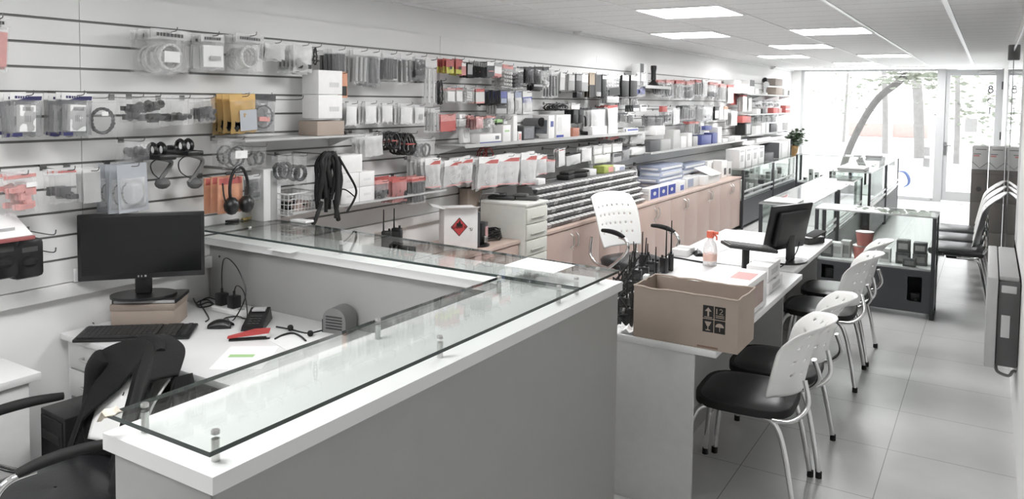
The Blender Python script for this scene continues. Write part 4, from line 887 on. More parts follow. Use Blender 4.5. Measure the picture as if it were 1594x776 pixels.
# dark tools and stands on the worktop between the racks and the flat cartons
for k, (px, h, lb, c) in enumerate(((994, .13, 'dark spray can on the worktop behind the blue-picture box', BLACK), (1002, .12, 'grey spray can on the worktop behind the blue-picture box', G(120)), (1016, .16, 'white plastic bracket standing behind the blue-picture box', LAMW), (1030, .15, 'black bottle standing behind the blue-picture box', BLACK), (1045, .2, 'tall clear bottle standing before the flat cartons', film('bottle_plastic', (230, 230, 230), .5)))):
    P = AX(px, 285, -3.31 if k != 4 else -3.02 - .35); y = P.y if k != 4 else 8.02
    t = thing('bottle' if k != 2 else 'plastic_bracket', lb, 'bottle' if k != 2 else 'bracket', (-3.36, 7.62 + k * .115, CT))
    if k == 2:
        b = MB(); b.tube(smoothpath([(0, -.05, 0), (0, -.045, .1), (0, -.02, .28), (0, .02, .28), (0, .045, .1), (0, .05, 0)]), .01, 8); b.build('legs_frame', LAMW, t); MB().box(-.02, .02, -.03, .03, .27, .31, .004).build('cap', BLACK, t)
    else:
        MB().lathe([(.035, 0), (.036, .01), (.036, h + .06), (.02, h + .09), (.014, h + .09), (.014, h + .12)], (0, 0, 0), 16).build('bottle_body', c, t); MB().lathe([(.016, h + .12), (.016, h + .15), (.012, h + .155)], (0, 0, 0), 14).build('cap', G(60), t)
# ------------------------------------------------------------------ shelves on the slat wall
SHELF = M('shelf_grey', (176, 176, 175), .4); SHELFW = M('shelf_white', (226, 226, 226), .4)
def shelf(y0, y1, z, d, label, fascia=.0, mat=SHELF):
    t = thing('wall_shelf', label, 'shelf', (WX, (y0 + y1) / 2, z)); b = (y1 - y0) / 2
    MB().box(.001, d, -b, b, -.012, 0, .001).build('board', mat, t)
    if fascia: MB().box(d, d + .004, -b, b, -fascia, .004).build('price_rail', M('rail_grey', (178, 178, 177), .4), t)
    n = max(2, int(b * 2 / .9) + 1)
    for k in range(n):
        y = -b + .04 + (2 * b - .08) * k / (n - 1); MB().add([(.001, y - .003, -.012), (d - .04, y - .003, -.012), (.001, y - .003, -.08), (.001, y + .003, -.012), (d - .04, y + .003, -.012), (.001, y + .003, -.08)], [(0, 1, 2), (5, 4, 3), (0, 3, 4, 1), (1, 4, 5, 2), (2, 5, 3, 0)]).build('bracket', SHELFW, t)
    return t
Z1, Z2, Z3, Z4, Z5 = 1.578, 1.468, 1.232, 1.168, 1.965
shelf(2.62, 3.50, Z1, .26, 'grey wall shelf with the two white cartons and a brown one')
shelf(4.52, 8.0, Z2, .27, 'long wall shelf crossing the middle of the peg hooks, with pale price rail', .022)
shelf(8.05, 12.0, Z3, .28, 'long low wall shelf above the flat blue-grey cartons, with price rail', .022)
shelf(2.95, 4.35, Z4, .24, 'grey wall shelf behind the counter carrying white cartons', .0)
shelf(7.95, 8.75, Z5, .24, 'short high wall shelf holding the magnetic aerial', .03)
for z, w in ((1.925, 'top'), (1.61, 'second'), (1.285, 'third'), (1.14, 'lowest')): shelf(12.15, 15.3 - (.5 if w == 'lowest' else 0), z, .27, w + ' white shelf of the end bay next to the shop window', .02, SHELFW)
def on_shelf(rows, z, px, d0=.14):
    for r in rows: 
        x0, y0, x1, y1, lb, mat = r[:6]; kw = r[6] if len(r) > 6 else {}
        items_box((x0, y0, x1, y1), kw.pop('px', px), kw.pop('d', d0), kw.pop('z', z), lb, mat, **kw)
fr1 = WX + .235
on_shelf([(494, 189, 536, 212, 'brown carton at the base of the pile on the grey shelf', CARD, {'d': .15}),], Z1, fr1)
b1 = AX(515, 189, fr1).z
items_box((496, 164, 534, 189), fr1, .13, Z1 + .0, 'temp label aa bb cc', BW) if False else None
hh = AX(515, 189, fr1).z - AX(515, 212, fr1).z
items_box((496, 165, 533, 189), fr1, .13, Z1 + hh + .012, 'white carton in the middle of the pile on the grey shelf', BW, deco=face(.45, .85, .3, .5, G(200)), zt=Z1 + hh + .012 + .135)
items_box((496, 141, 533, 165), fr1, .13, Z1 + hh + .15, 'white carton topmost of the pile on the grey shelf', BW, deco=face(.45, .85, .3, .5, G(200)), zt=Z1 + hh + .15 + .135)
# white carton grid on the low shelf (2 x 2 and one on top)
fr4 = WX + .22
cwy0 = AX(531, 317, fr4).y; cwy1 = AX(583, 315, fr4).y
ymid = (cwy0 + cwy1) / 2 + .01; tpz = AX(555, 294, fr4).z - AX(555, 317, fr4).z
for r_ in range(2):
    for c, (a_, b_) in enumerate(((cwy0, ymid - .002), (ymid + .002, cwy1))):
        t = thing('carton', ('lower', 'upper')[r_] + ' white carton of the square pile on the low shelf, ' + ('by the black straps', 'by the red packets')[c], 'box', (WX + .12, (a_ + b_) / 2, Z4 + .001 + r_ * (tpz + .001))); MB().box(-.1, .1, -(b_ - a_) / 2, (b_ - a_) / 2, 0, tpz, .002).build('box_body', BW, t); MB().box(.1, .1008, -.03, .03, tpz * .4, tpz * .55).build('label', G(214), t)
t = thing('carton', 'single white carton with grey end lying on the square pile of four', 'box', (WX + .12, cwy0 + .10, Z4 + 2 * tpz + .004)); MB().box(-.09, .09, -.09, .09, 0, .105, .002).build('box_body', BW, t); MB().box(-.07, .07, -.0908, -.09, .02, .085).build('grey_end_print', BG, t)
# long mid shelf
fr2 = WX + .255
pic = M('picture_print', (120, 122, 126), .5, noise=.35, scale=60)
on_shelf([
 (747, 209, 780, 224, 'low white carton with blue base stripe at the near end of the long shelf', BW, {'deco': both(face(0, 1, 0, .14, BLUE), face(.72, .9, .35, .75, pic))}),
 (783, 196, 795, 223, 'upright white carton with pale green mark on the long shelf', BW, {'deco': face(.2, .8, .6, .7, GREEN), 'd': .1}),
 (799, 181, 805, 221, 'narrow tall white carton on the long shelf', BW, {'d': .12}),
 (807, 206, 812, 221, 'small white carton with pale red squares on the long shelf', BW, {'d': .06, 'deco': face(.2, .8, .1, .8, REDP)}),
 (815, 197, 832, 219, 'dark picture carton with white lid on the long shelf', BD, {'deco': both(face(.05, .9, .1, .9, pic)), 'd': .15}),
 (854, 179, 863, 214, 'white carton with blue lens picture on the long shelf', BW, {'deco': both(face(.3, .8, .5, .75, BLUE), side(.1, .9, .2, .8, pic)), 'd': .16}),
 (866, 178, 888, 213, 'large white carton with blue foot stripe on the long shelf', BW, {'deco': both(face(.0, .5, .02, .12, M('logo_blue')), face(.1, .35, .3, .9, BM), side(.1, .9, .25, .85, BM)), 'd': .17}),
 (892, 199, 902, 212, 'reddish-brown small carton on the long shelf', M('redbrown_carton', (170, 116, 98), .6), {'d': .08}),
 (922, 198, 945, 212, 'low white tray carton on the long shelf before the white bags', BW, {'d': .1})], Z2, fr2)
for nm, (px, py), lb, kind in (('webcam', (840, 214), 'dark grey bullet camera on its mount on the long shelf', 0), ('gooseneck_microphone', (911, 212), 'black gooseneck microphone on the long shelf', 1), ('telephone', (725, 220), 'white handset telephone leaning on the near end of the long shelf', 2)):
    P = AX(px, py, WX + .17); t = thing(nm, lb, 'camera' if kind == 0 else 'microphone' if kind == 1 else 'telephone', (WX + (.11 if kind == 0 else .17), P.y, Z2 + .001))
    if kind == 0: MB().lathe([(.05, 0), (.05, .015), (.02, .02), (.02, .09)], (0, 0, 0), 16).build('mount', G(80), t); MB().tube([(.08, -.02, .13), (-.08, -.0, .13)], [.042, .04], 18).build('camera_body', M('cam_grey', (110, 110, 112), .4), t); MB().tube([(.095, -.022, .139), (.08, -.02, .14)], .038, 16).build('lens', BLACK, t)
    if kind == 1: MB().box(-.04, .04, -.03, .03, 0, .035, .008).build('base', BLACK, t); MB().tube(smoothpath([(0, 0, .03), (0, .0, .1), (.01, -.03, .17), (.01, -.1, .17)]), .008, 8).build('neck', BLACKM, t); MB().ball((.01, -.11, .165), .02, 12).build('capsule', BLACKM, t)
    if kind == 2: MB().box(-.03, .02, -.05, .05, 0, .22, .015, Matrix.Rotation(-.2, 4, 'Y')).build('handset', LAMW, t); MB().box(.021, .024, -.03, .03, .13, .18, 0, Matrix.Rotation(-.2, 4, 'Y')).build('display', G(120), t); MB().box(.021, .024, -.03, .03, .04, .1, 0, Matrix.Rotation(-.2, 4, 'Y')).build('keypad', G(190), t)
# short high shelf
for nm, (px), lb in (('metal_case', 1000, 'upright metal-trimmed white case on the short high shelf'),):
    items_box((996, 99, 1008, 132), WX + .2, .1, Z5, lb, BM, name='metal_case', cat='case', deco=both(face(.0, .45, 0, 1, BD), face(.9, 1, 0, 1, CHROME)))
P = AX(1017, 131, WX + .15); t = thing('magnetic_aerial', 'black aerial on a cone-shaped magnetic foot on the short high shelf', 'aerial', (WX + .15, P.y, Z5 + .001))
MB().lathe([(.075, 0), (.07, .012), (.03, .05), (.018, .07)], (0, 0, 0), 20).build('foot', BLACK, t); MB().lathe([(.03, .07), (.028, .16), (.034, .2), (.034, .23), (.02, .235)], (0, 0, 0), 16).build('barrel', BLACK, t)
# far low shelf
fr3 = WX + .26
on_shelf([
 (1012, 217, 1028, 233, 'dark open cube on the far low shelf', BD, {'d': .16}), (1030, 217, 1044, 233, 'grey square carton on the far low shelf', BG, {'d': .1}),
 (1021, 199, 1035, 216, 'white square picture carton resting on the dark open cube', BW, {'z': Z3 + .18, 'd': .14, 'deco': face(.1, .9, .1, .7, BM)}),
 (1048, 202, 1058, 231, 'grey upright carton on the far low shelf', M('box_midgrey', (196, 196, 194), .6), {'d': .12}),
 (1060, 213, 1068, 231, 'small white carton between grey and tall white ones on the far shelf', BW, {'d': .1}),
 (1071, 208, 1077, 230, 'tall slim white carton on the far low shelf', BW, {'d': .12}), (1079, 213, 1086, 229, 'grey carton next to the slim white one on the far shelf', BG, {'d': .12}),
 (1092, 211, 1107, 226, 'larger blue carton on the far low shelf', BLUE, {'d': .16}), (1098, 200, 1108, 210, 'blue carton stacked on the larger blue one', BLUE, {'d': .12, 'z': Z3 + .192}), (1109, 208, 1116, 225, 'upright blue carton beside the blue pair', BLUE, {'d': .15}),
 (1117, 199, 1123, 224, 'slim white carton beside the upright blue carton', BW, {'d': .12}),
 (1126, 217, 1133, 223, 'tiny white carton on the far shelf before the grey one', BW, {'d': .08}), (1134, 215, 1143, 223, 'grey flat carton near the far end of the low shelf', BG, {'d': .1}), (1144, 214, 1153, 222, 'white flat carton at the far end of the low shelf', BW, {'d': .1})], Z3, fr3)
# end bay by the window
on_shelf([
 (1143, 121, 1154, 138, 'grey-white carton on the first high end shelf, half hidden', BM, {'z': 1.926, 'px': WX + .2}), (1157, 131, 1165, 145, 'white cube carton on the top end shelf', BW, {}), (1167, 124, 1174, 145, 'white carton with dark upper half on the top end shelf', BW, {'deco': face(0, 1, .55, 1, BD)}),
 (1176, 137, 1181, 145, 'small white carton beside the webcam on the top end shelf', BW, {}), (1208, 135, 1218, 146, 'brown-grey carton below its twin on the top end shelf', BT, {}), (1221, 137, 1226, 146, 'small white carton past the brown-grey ones', BW, {}), (1229, 140, 1235, 147, 'low grey carton at the window end of the top end shelf', BG, {})], 1.926, WX + .24, .16)
items_box((1207, 123, 1218, 134), WX + .24, .14, 1.926 + .165, 'brown-grey carton on top of its twin on the top end shelf', M('box_tan2', (150, 140, 134), .7))
P = AX(1190, 145, WX + .18); t = thing('webcam', 'white camera with black head on the top end shelf', 'camera', (WX + .18, P.y, 1.9262)); MB().lathe([(.05, 0), (.05, .03), (.02, .04), (.02, .14)], (0, 0, 0), 14).build('stand', LAMW, t); MB().tube([(.05, -.1, .17), (.0, .12, .17)], [.05, .045], 14).build('camera_body', LAMW, t); MB().ball((0, 0, .24), .05, 12).build('black_head', BLACK, t)
on_shelf([
 (1204, 168, 1211, 176, 'red packet on the second end shelf', RED, {'d': .1}), (1212, 168, 1217, 175, 'small red packet beside the first on the second end shelf', REDP, {'d': .1}), (1223, 164, 1230, 175, 'red carton with white band at the window end of the second shelf', RED, {'d': .1, 'deco': face(0, 1, .4, .55, PAPER)}),
 (1187, 169, 1192, 176, 'small black carton on the second end shelf', BD, {'d': .08}), (1178, 169, 1184, 176, 'small white carton on the second end shelf', BW, {'d': .08})], 1.611, WX + .24, .12)
on_shelf([
 (1156, 180, 1169, 190, 'red carton hung over the black-framed one on the third end shelf', RED, {'z': 1.48, 'd': .1}), (1160, 190, 1170, 207, 'black-framed carton on the third end shelf', BLACK, {'d': .16, 'deco': face(.2, .8, .1, .9, BG)}),
 (1177, 195, 1184, 206, 'white cup-like carton on the third end shelf', BW, {'d': .1}), (1186, 191, 1191, 206, 'tall white carton on the third end shelf', BW, {'d': .1}), (1193, 190, 1197, 205, 'slim tall white carton on the third end shelf', BM, {'d': .1}),
 (1200, 192, 1209, 204, 'black carton on the third end shelf', BD, {'d': .12}), (1211, 194, 1217, 203, 'wide white carton on the third end shelf', BW, {'d': .12}), (1226, 191, 1230, 203, 'upright pale carton at the window end of the third shelf', BM, {'d': .1})], 1.286, WX + .24, .12)
items_box((1156, 178, 1169, 189), WX + .24, .1, 1.286 + .24, 'x y z w temp', RED) if False else None
for k in range(3): items_box((1156 + k * 22, 219, 1174 + k * 26, 226), WX + .24, .2, 1.141, ('first flat white carton on the lowest end shelf', 'middle flat white carton on the lowest end shelf', 'flat white carton at the window end of the lowest shelf')[k], BW, zt=1.141 + .05 + .02 * (k % 2))
# rows of dark small packs on the second and third end shelf rods
# on and in the glass wall counters
WCT = .8525
for k in range(4): items_box((1151 + k * 10, 237, 1159 + k * 10, 262), -3.0, .2, WCT, 'white carton with round picture, ' + ('first', 'second', 'third', 'fourth')[k] + ' in the row on the glass wall counter', BW, deco=both(face(.2, .75, .35, .7, BG), face(.1, .9, .85, .95, BG)), zt=WCT + .27)
items_box((1213, 222, 1226, 248), -3.0, .34, WCT, 'big grey and white carton on the glass wall counter', BM, deco=both(side(.02, .98, .02, .98, M('carton_slate', (104, 105, 107), .6)), face(.1, .3, .05, .95, BG)), zt=WCT + .272)
items_box((1228, 222, 1233, 244), -3.0, .2, WCT, 'white and dark carton next to the big grey one', BW, deco=both(face(.3, .75, .02, .98, BD)), zt=WCT + .30)
items_box((1190, 246, 1204, 252), -3.05, .2, WCT, 'low dark appliance on the glass wall counter', BD, zt=WCT + .12)
P = AZ(1258, 243, .85); t = thing('potted_plant', 'bushy green pot plant at the end of the glass wall counters', 'plant', (-3.0, 14.5, WCT))
MB().lathe([(.07, 0), (.10, .16), (.105, .18), (.09, .18)], (0, 0, 0), 18).build('pot', M('tan_pot', (176, 140, 92), .7), t); random.seed(6)
leaves(240, (0.04, 0.0, .31), (.065, .065, .07), .05).build('foliage', M('plant_leaf', (74, 88, 70), .55, noise=.3, scale=30), t, False)
st_ = MB()
for k in range(7): st_.tube([(0, 0, .17), (.1 * math.cos(k), .1 * math.sin(k), .38)], .005, 5)
st_.build('stem', M('plant_stem', (84, 84, 60), .7), t)
items_box((1224, 217, 1244, 222), WX + .24, .24, 1.06, 'long dark flat case on the wall above the plant', BD, name='flat_case', cat='case', zt=1.10)
# inside the near display counter
SH = .4205
PINK = M('pinkish_red_plastic', (190, 120, 114), .45)
for k, (dx, y, w, d, h, zz, mt, lb) in enumerate((
    (-1.21, 7.46, .05, .12, .12, 0, BD, 'dark device standing in the glass display counter near its hinge side'), (-1.13, 7.47, .05, .1, .13, 0, BM, 'pale picture carton in the display counter beside the dark device'), (-1.06, 7.49, .04, .1, .15, 0, BG, 'grey picture carton in the display counter beside the red tubs'),
    (-.74, 7.48, .045, .10, .12, 0, BW, 'white carton in the display counter behind the chair backs'), (-.60, 7.50, .055, .12, .10, 0, BD, 'black battery in the display counter, under a second one'), (-.60, 7.50, .052, .11, .10, .103, M('battery_grey', (92, 92, 92), .5), 'grey-topped battery resting on a black one in the display counter'),
    (-.47, 7.50, .055, .12, .10, 0, M('battery_grey', (92, 92, 92), .5), 'grey battery by the counter post, under a second one'), (-.47, 7.50, .052, .11, .09, .103, BD, 'black battery by the counter post, on top of another'), (-.54, 7.36, .05, .05, .07, 0, BD, 'small black battery before the stacked ones'))):
    t = thing('carton' if mt in (BM, BG, BW) else 'battery', lb, 'box' if mt in (BM, BG, BW) else 'battery', (dx, y, SH + zz)); MB().box(-w, w, -d / 2, d / 2, 0, h, .004).build('body', mt, t); MB().box(-w * .7, w * .7, -d / 2 - .0008, -d / 2, h * .25, h * .75).build('label', G(170 if k % 2 else 130), t)
for k, (dx, zz, lb) in enumerate(((-.93, 0, 'lower red tub with clear rim in the display counter'), (-.93, .125, 'upper red tub with clear rim in the display counter'))):
    t = thing('plastic_tub', lb, 'tub', (dx + k * .02, 7.48, SH + zz)); MB().lathe([(.06, 0), (.072, .10), (.074, .12), (.066, .12)], (0, 0, 0), 20).build('tub_body', PINK, t); MB().lathe([(.076, .112), (.076, .122), (.02, .123)], (0, 0, 0), 20).build('lid', film('tub_lid', (230, 226, 226), .7), t)
for k, (dx, lb) in enumerate(((-1.18, 'small black appliance in the lower opening of the display counter'), (-.49, 'black plug pack in the lower opening by the counter post'))):
    t = thing('charger', lb, 'charger', (dx, 7.40, .0625)); MB().box(-.04, .04, -.03, .03, 0, .13 + .12 * (1 - k), .01).build('body', BLACK, t); MB().ball((.01, -.03, .08), .02, 10).build('knob', BLACKM, t)
items_box((1414, 440, 1430, 455), -.42, .10, .0625, 'slanted white carton in the lower opening of the display counter', BW, zt=.28) if False else None
# on the middle counters
for k, (x0, x1, y0, y1, z, h, mt, lb) in enumerate(((-1.72, -1.38, 11.1, 11.6, .9025, .045, BM, 'wide pale folder case lying on the third middle counter'), (-1.74, -1.5, 14.0, 14.25, .9025, .05, BG, 'grey flat case on the last middle counter'), (-1.80, -1.5, 7.5, 7.85, .8525, .02, BM, 'white folder on the counter behind the monitor'))):
    t = thing('folder_case', lb, 'case', ((x0 + x1) / 2, (y0 + y1) / 2, z)); MB().box(-(x1 - x0) / 2, (x1 - x0) / 2, -(y1 - y0) / 2, (y1 - y0) / 2, 0, h, .012).build('case', mt, t); MB().box(-(x1 - x0) / 2 - .002, (x1 - x0) / 2 + .002, -(y1 - y0) / 2 - .002, -(y1 - y0) / 2 + .02, h * .4, h * .55).build('seam', G(120), t)
random.seed(9)
wd = ['white mug', 'grey device', 'white cube carton', 'black device', 'pale carton']
for k in range(9):
    x = -2.75 + k * .095; mt = (BW, BG, BM, BD, BW, BG, BW, BD, BM)[k]; h = .07 + .05 * ((k * 7) % 4)
    t = thing('carton' if k % 3 else 'camera_sample', ('white', 'grey', 'pale', 'dark', 'short white', 'tall grey', 'slim white', 'small dark', 'last pale')[k] + ' display piece inside the glass counter before the window', 'display piece', (x, 14.4, SH)); MB().box(-.034, .034, -.05, .05, 0, h, .006).build('body', mt, t); MB().cyl((0, -.0515, h * .6), (0, -.05, h * .6), .02, 12).build('lens', BLACK, t)
for k in range(6):
    t = thing('carton', ('pale', 'dark', 'white', 'grey', 'low white', 'small dark')[k] + ' carton behind the glass of the first wall counter', 'box', (-3.1, 11.2 + k * .27, SH)); h = (.26, .3, .16, .28, .1, .2)[k]; MB().box(-.1, .1, -.1, .1, 0, h, .003).build('box_body', (BM, BD, BW, BG, BW, BD)[k], t); MB().box(.1, .1008, -.06, .06, h * .3, h * .7).build('label', G(190), t)
for k in range(5):
    t = thing('carton', ('white', 'grey', 'pale', 'dark', 'slim white')[k] + ' carton behind the glass of the second wall counter', 'box', (-3.1, 13.0 + k * .3, SH)); h = (.2, .26, .16, .24, .3)[k]; MB().box(-.1, .1, -.1, .1, 0, h, .003).build('box_body', (BW, BG, BM, BD, BW)[k], t); MB().box(.1, .1008, -.06, .06, h * .3, h * .7).build('label', G(190), t)
# ------------------------------------------------------------------ goods hanging on wire hooks
ORD = ['front', 'second', 'third', 'fourth', 'fifth', 'sixth', 'seventh', 'eighth', 'ninth', 'tenth', 'eleventh', 'twelfth', 'thirteenth', 'fourteenth']
WIRE = M('hook_wire', (120, 120, 120), .35, .7)
COL = dict(red=RED, pink=REDP, white=M('card_white', (234, 234, 233), .5), grey=M('card_grey', (170, 170, 170), .5), dgrey=M('card_dark_grey', (70, 70, 72), .5), black=M('card_black', (34, 34, 35), .45), navy=NAVY, blue=BLUE, yellow=YEL, orange=ORANGE, lime=LIME, green=GREEN, bluegrey=BLUEG, silver=M('card_silver', (172, 175, 180), .5), pale=M('card_pale', (210, 210, 208), .5), tan=M('card_tan', (176, 160, 140), .6), clear=CLEAR, milk=MILK, smoke=SMOKE, steel=STEEL, amber=film('amber_film', (214, 178, 116), .8, .3), redfilm=film('red_film', (206, 150, 148), .6), whitefilm=film('white_film', (236, 236, 235), .8, .25), dark=film('dark_film', (70, 70, 72), .75))
def blob(mb, w, h, t, n, z0, z1):
    for k in range(n):
        y = random.uniform(-.32, .32) * w; z = random.uniform(z1, z0); s = random.uniform(.09, .20) * min(w, h)
        if k % 3 == 0: mb.ball((0, y, z), s, 8, 1, Matrix.Diagonal((min(1, t * .42 / max(s, 1e-4)), 1, 1, 1)))
        else: mb.box(-t * .36, t * .36, y - s, y + s, z - s * .7, z + s * .7, 0)
    return mb
def packet(style, w, h, t, kw, t0):
    """parts of one hanging packet under the Empty t0: x out of the wall, z from 0 down"""
    hh = kw.get('hh', .17) * h; far = h < .2 and kw.get('far', 0)
    def film_part(nm, mt, ztop, tt, lump):
        ph = random.random() * 6; mb = MB(); nu, nv = (6, 7) if far else (9, 12)
        for s in (1, -1):
            def fn(u, v, s=s):
                e = (math.sin(PI * min(1, max(0, u))) ** .5) * (math.sin(PI * (.02 + .96 * v)) ** .45)
                wr = 1 + lump * math.sin(11 * u + 7 * v + ph) * math.sin(9 * v - 5 * u)
                return (s * (.0006 + tt / 2 * e * wr), (u - .5) * w * (1 - .05 * math.sin(PI * v) + (.05 * math.sin(6 * v + ph) if kw.get('sway') else .012 * math.sin(9 * v + ph))) + (.06 * w * v * math.sin(ph) if kw.get('sway') else 0), ztop - v * (h + ztop) + (.010 if kw.get('sway') else .004) * math.sin((7 if kw.get('sway') else 14) * u + ph) * (v > .9))
            mb.grid(fn, nu, nv)
        return mb.build(nm, mt, t0)
    if style in ('bag', 'pouch'):
        film_part('bag', COL[kw.get('film', 'clear')], -hh * .9, t, .55 if kw.get('sway') else .3)
        MB().box(-.0012, .0012, -w / 2, w / 2, -hh, 0).build('header_card', COL[kw.get('hdr', 'milk')], t0)
        if kw.get('stripe'): MB().box(-.0022, .0022, -w / 2 * .98, w / 2 * .98, -hh * .82, -hh * .35).build('header_print', COL[kw['stripe']], t0)
        if kw.get('text'):
            m = MB(); random.seed(int(w * 1e4))
            y = -w * .36
            while y < w * .3: d = w * random.uniform(.04, .09); m.box(.0013, .0018, y, y + d, -hh * .75, -hh * .4); y += d + w * .02
            m.build('printed_lettering', COL[kw['text']], t0)
    if kw.get('swoosh'):
        MB().add([(.0016, -w * .30, -hh * 1.02), (.0016, w * .02, -hh * 1.12), (.0016, w * .47, -hh * .92), (.0016, w * .49, -hh * .35), (.0016, w * .1, -hh * .42)], [(0, 1, 2, 3, 4)]).build('header_print', COL[kw['swoosh']], t0, False)
    if style in ('bag', 'pouch', 'content', 'blister', 'card'):
        ct = kw.get('ct'); cm = COL.get(kw.get('cc', 'dgrey'), None); z0, z1 = -hh - h * .1, -h * .93; mb = MB(); nm = 'contents'
        if ct == 'coil':
            q_, n_ = (.5, 38) if far else (.22, 86); r = min(w * .4, (z0 - z1) * .46); cz = (z0 + z1) / 2
            mb.tube([((i % 3 - 1) * t * .16, r * (1 - .02 * (i % 5)) * math.cos(i * q_), cz + r * math.sin(i * q_)) for i in range(n_)], kw.get('cr', .0035), 6); nm = 'cable_coil'
        elif ct == 'rods':
            k = kw.get('nr', 5)
            for i in range(k):
                y = (-.4 + .8 * (i + .5) / k) * w; mb.tube([(0, y, z0 + h * .05), (0, y + w * .02 * math.sin(i * 2), z1)], min(t * .4, w * .34 / k), 6)
            nm = 'rod'; nm = 'rods_inside'
        elif ct == 'device':
            mb.box(-t * .4, t * .4, -w * .26, w * .26, z1 + h * .03, z0, .004); nm = 'device'
        elif ct == 'white': mb.box(-t * .15, t * .15, -w * .42, w * .42, z1, z0); nm = 'insert_card'
        elif ct == 'blob': blob(mb, w, h, t, 5 if far else 9, z0 - h * .1, z1 + h * .1)
        elif ct == 'low': blob(mb, w, h, t, 7, z1 + h * .3, z1 + h * .08)
        elif ct == 'beads':
            for i in range(3 if w < .1 else 4):
                for j in range(4): mb.ball((0, (-.33 + .66 * i / 3) * w, z0 + (z1 - z0) * (j + .5) / 4), min(w * .11, t * .48), 7)
            nm = 'beads'
        if ct: 
            o = mb.build(nm, cm, t0, not far)
            if ct == 'device':
                MB().box(t * .4, t * .4 + .001, -w * .17, w * .17, z0 - h * .14, z0 - h * .05).build('display', COL['grey'], o); g = MB()
                for i in range(4): g.box(t * .4, t * .4 + .001, -w * .1 + i * w * .055, -w * .1 + i * w * .055 + w * .02, z0 - h * .40, z0 - h * .25)
                g.build('speaker_slot_pattern', COL['grey'], o)
    if style in ('card', 'blister'):
        MB().box(-.0015, .0015, -w / 2, w / 2, -h, 0).build('backing_card', COL[kw.get('hdr', 'white')], t0)
        if kw.get('stripe'): MB().box(.0016, .0024, -w / 2 * .98, w / 2 * .98, -h * kw.get('s1', .3), -h * kw.get('s0', .03)).build('printed_band', COL[kw['stripe']], t0)
        if kw.get('foot'): MB().box(.0016, .0024, -w / 2 * .98, w / 2 * .98, -h, -h * (1 - kw.get('fh', .1))).build('printed_foot', COL[kw['foot']], t0)
        if kw.get('film', 'clear') and style == 'blister': 
            m = MB(); m.grid(lambda u, v: (.002 + t * .8 * min(1, 6 * min(u, 1 - u)) * min(1, 6 * min(v, 1 - v)), (u - .5) * w * .84, -h * .3 - v * h * .62), 8, 8); m.build('blister', COL[kw.get('film', 'clear')], t0)
    if style == 'slab':
        MB().box(-t * .45, t * .45, -w / 2, w / 2, -h, 0, min(.003, t * .2)).build('pack', COL[kw.get('hdr', 'grey')], t0)
        if kw.get('stripe'): MB().box(t * .45, t * .45 + .0008, -w * .46, w * .46, -h * kw.get('s1', .4), -h * kw.get('s0', .05)).build('printed_panel', COL[kw['stripe']], t0)
        if kw.get('foot'): MB().box(t * .45, t * .45 + .0008, -w * .4, w * .4, -h * .92, -h * .55).build('printed_foot', COL[kw['foot']], t0)
    if style == 'loop':
        random.seed(int(w * 1e5) + 3)
        for k in range(kw.get('nl', 3)):
            a = w * random.uniform(.22, .42); l = h * random.uniform(.4, .5); x = random.uniform(-.4, .4) * t; o = random.uniform(-.08, .08) * w
            MB().tube([(x + .004 * math.sin(3 * i), o + a * math.sin(2 * PI * i / 20) * (1 - .35 * math.cos(2 * PI * i / 20)), -h * .5 + l * math.cos(2 * PI * i / 20)) for i in range(20)], kw.get('cr', .006), 6, True).build('cable_loop', COL[kw.get('cc', 'black')], t0)
        MB().tube([(-t * .3, -w * .2, -h * .5), (t * .3, -w * .2, -h * .5), (t * .3, w * .2, -h * .5), (-t * .3, w * .2, -h * .5)], .004, 5, True).build('cable_tie', COL[kw.get('hdr', 'dgrey')], t0)
    if kw.get('label'):
        a, b, c, d = kw.get('lr', (-.3, .3, .45, .7)); x = t / 2 + .002 if style != 'slab' else t * .45
        MB().box(x, x + .001, a * w, b * w, -d * h, -c * h).build('label', COL[kw['label']], t0)
NP = [0]
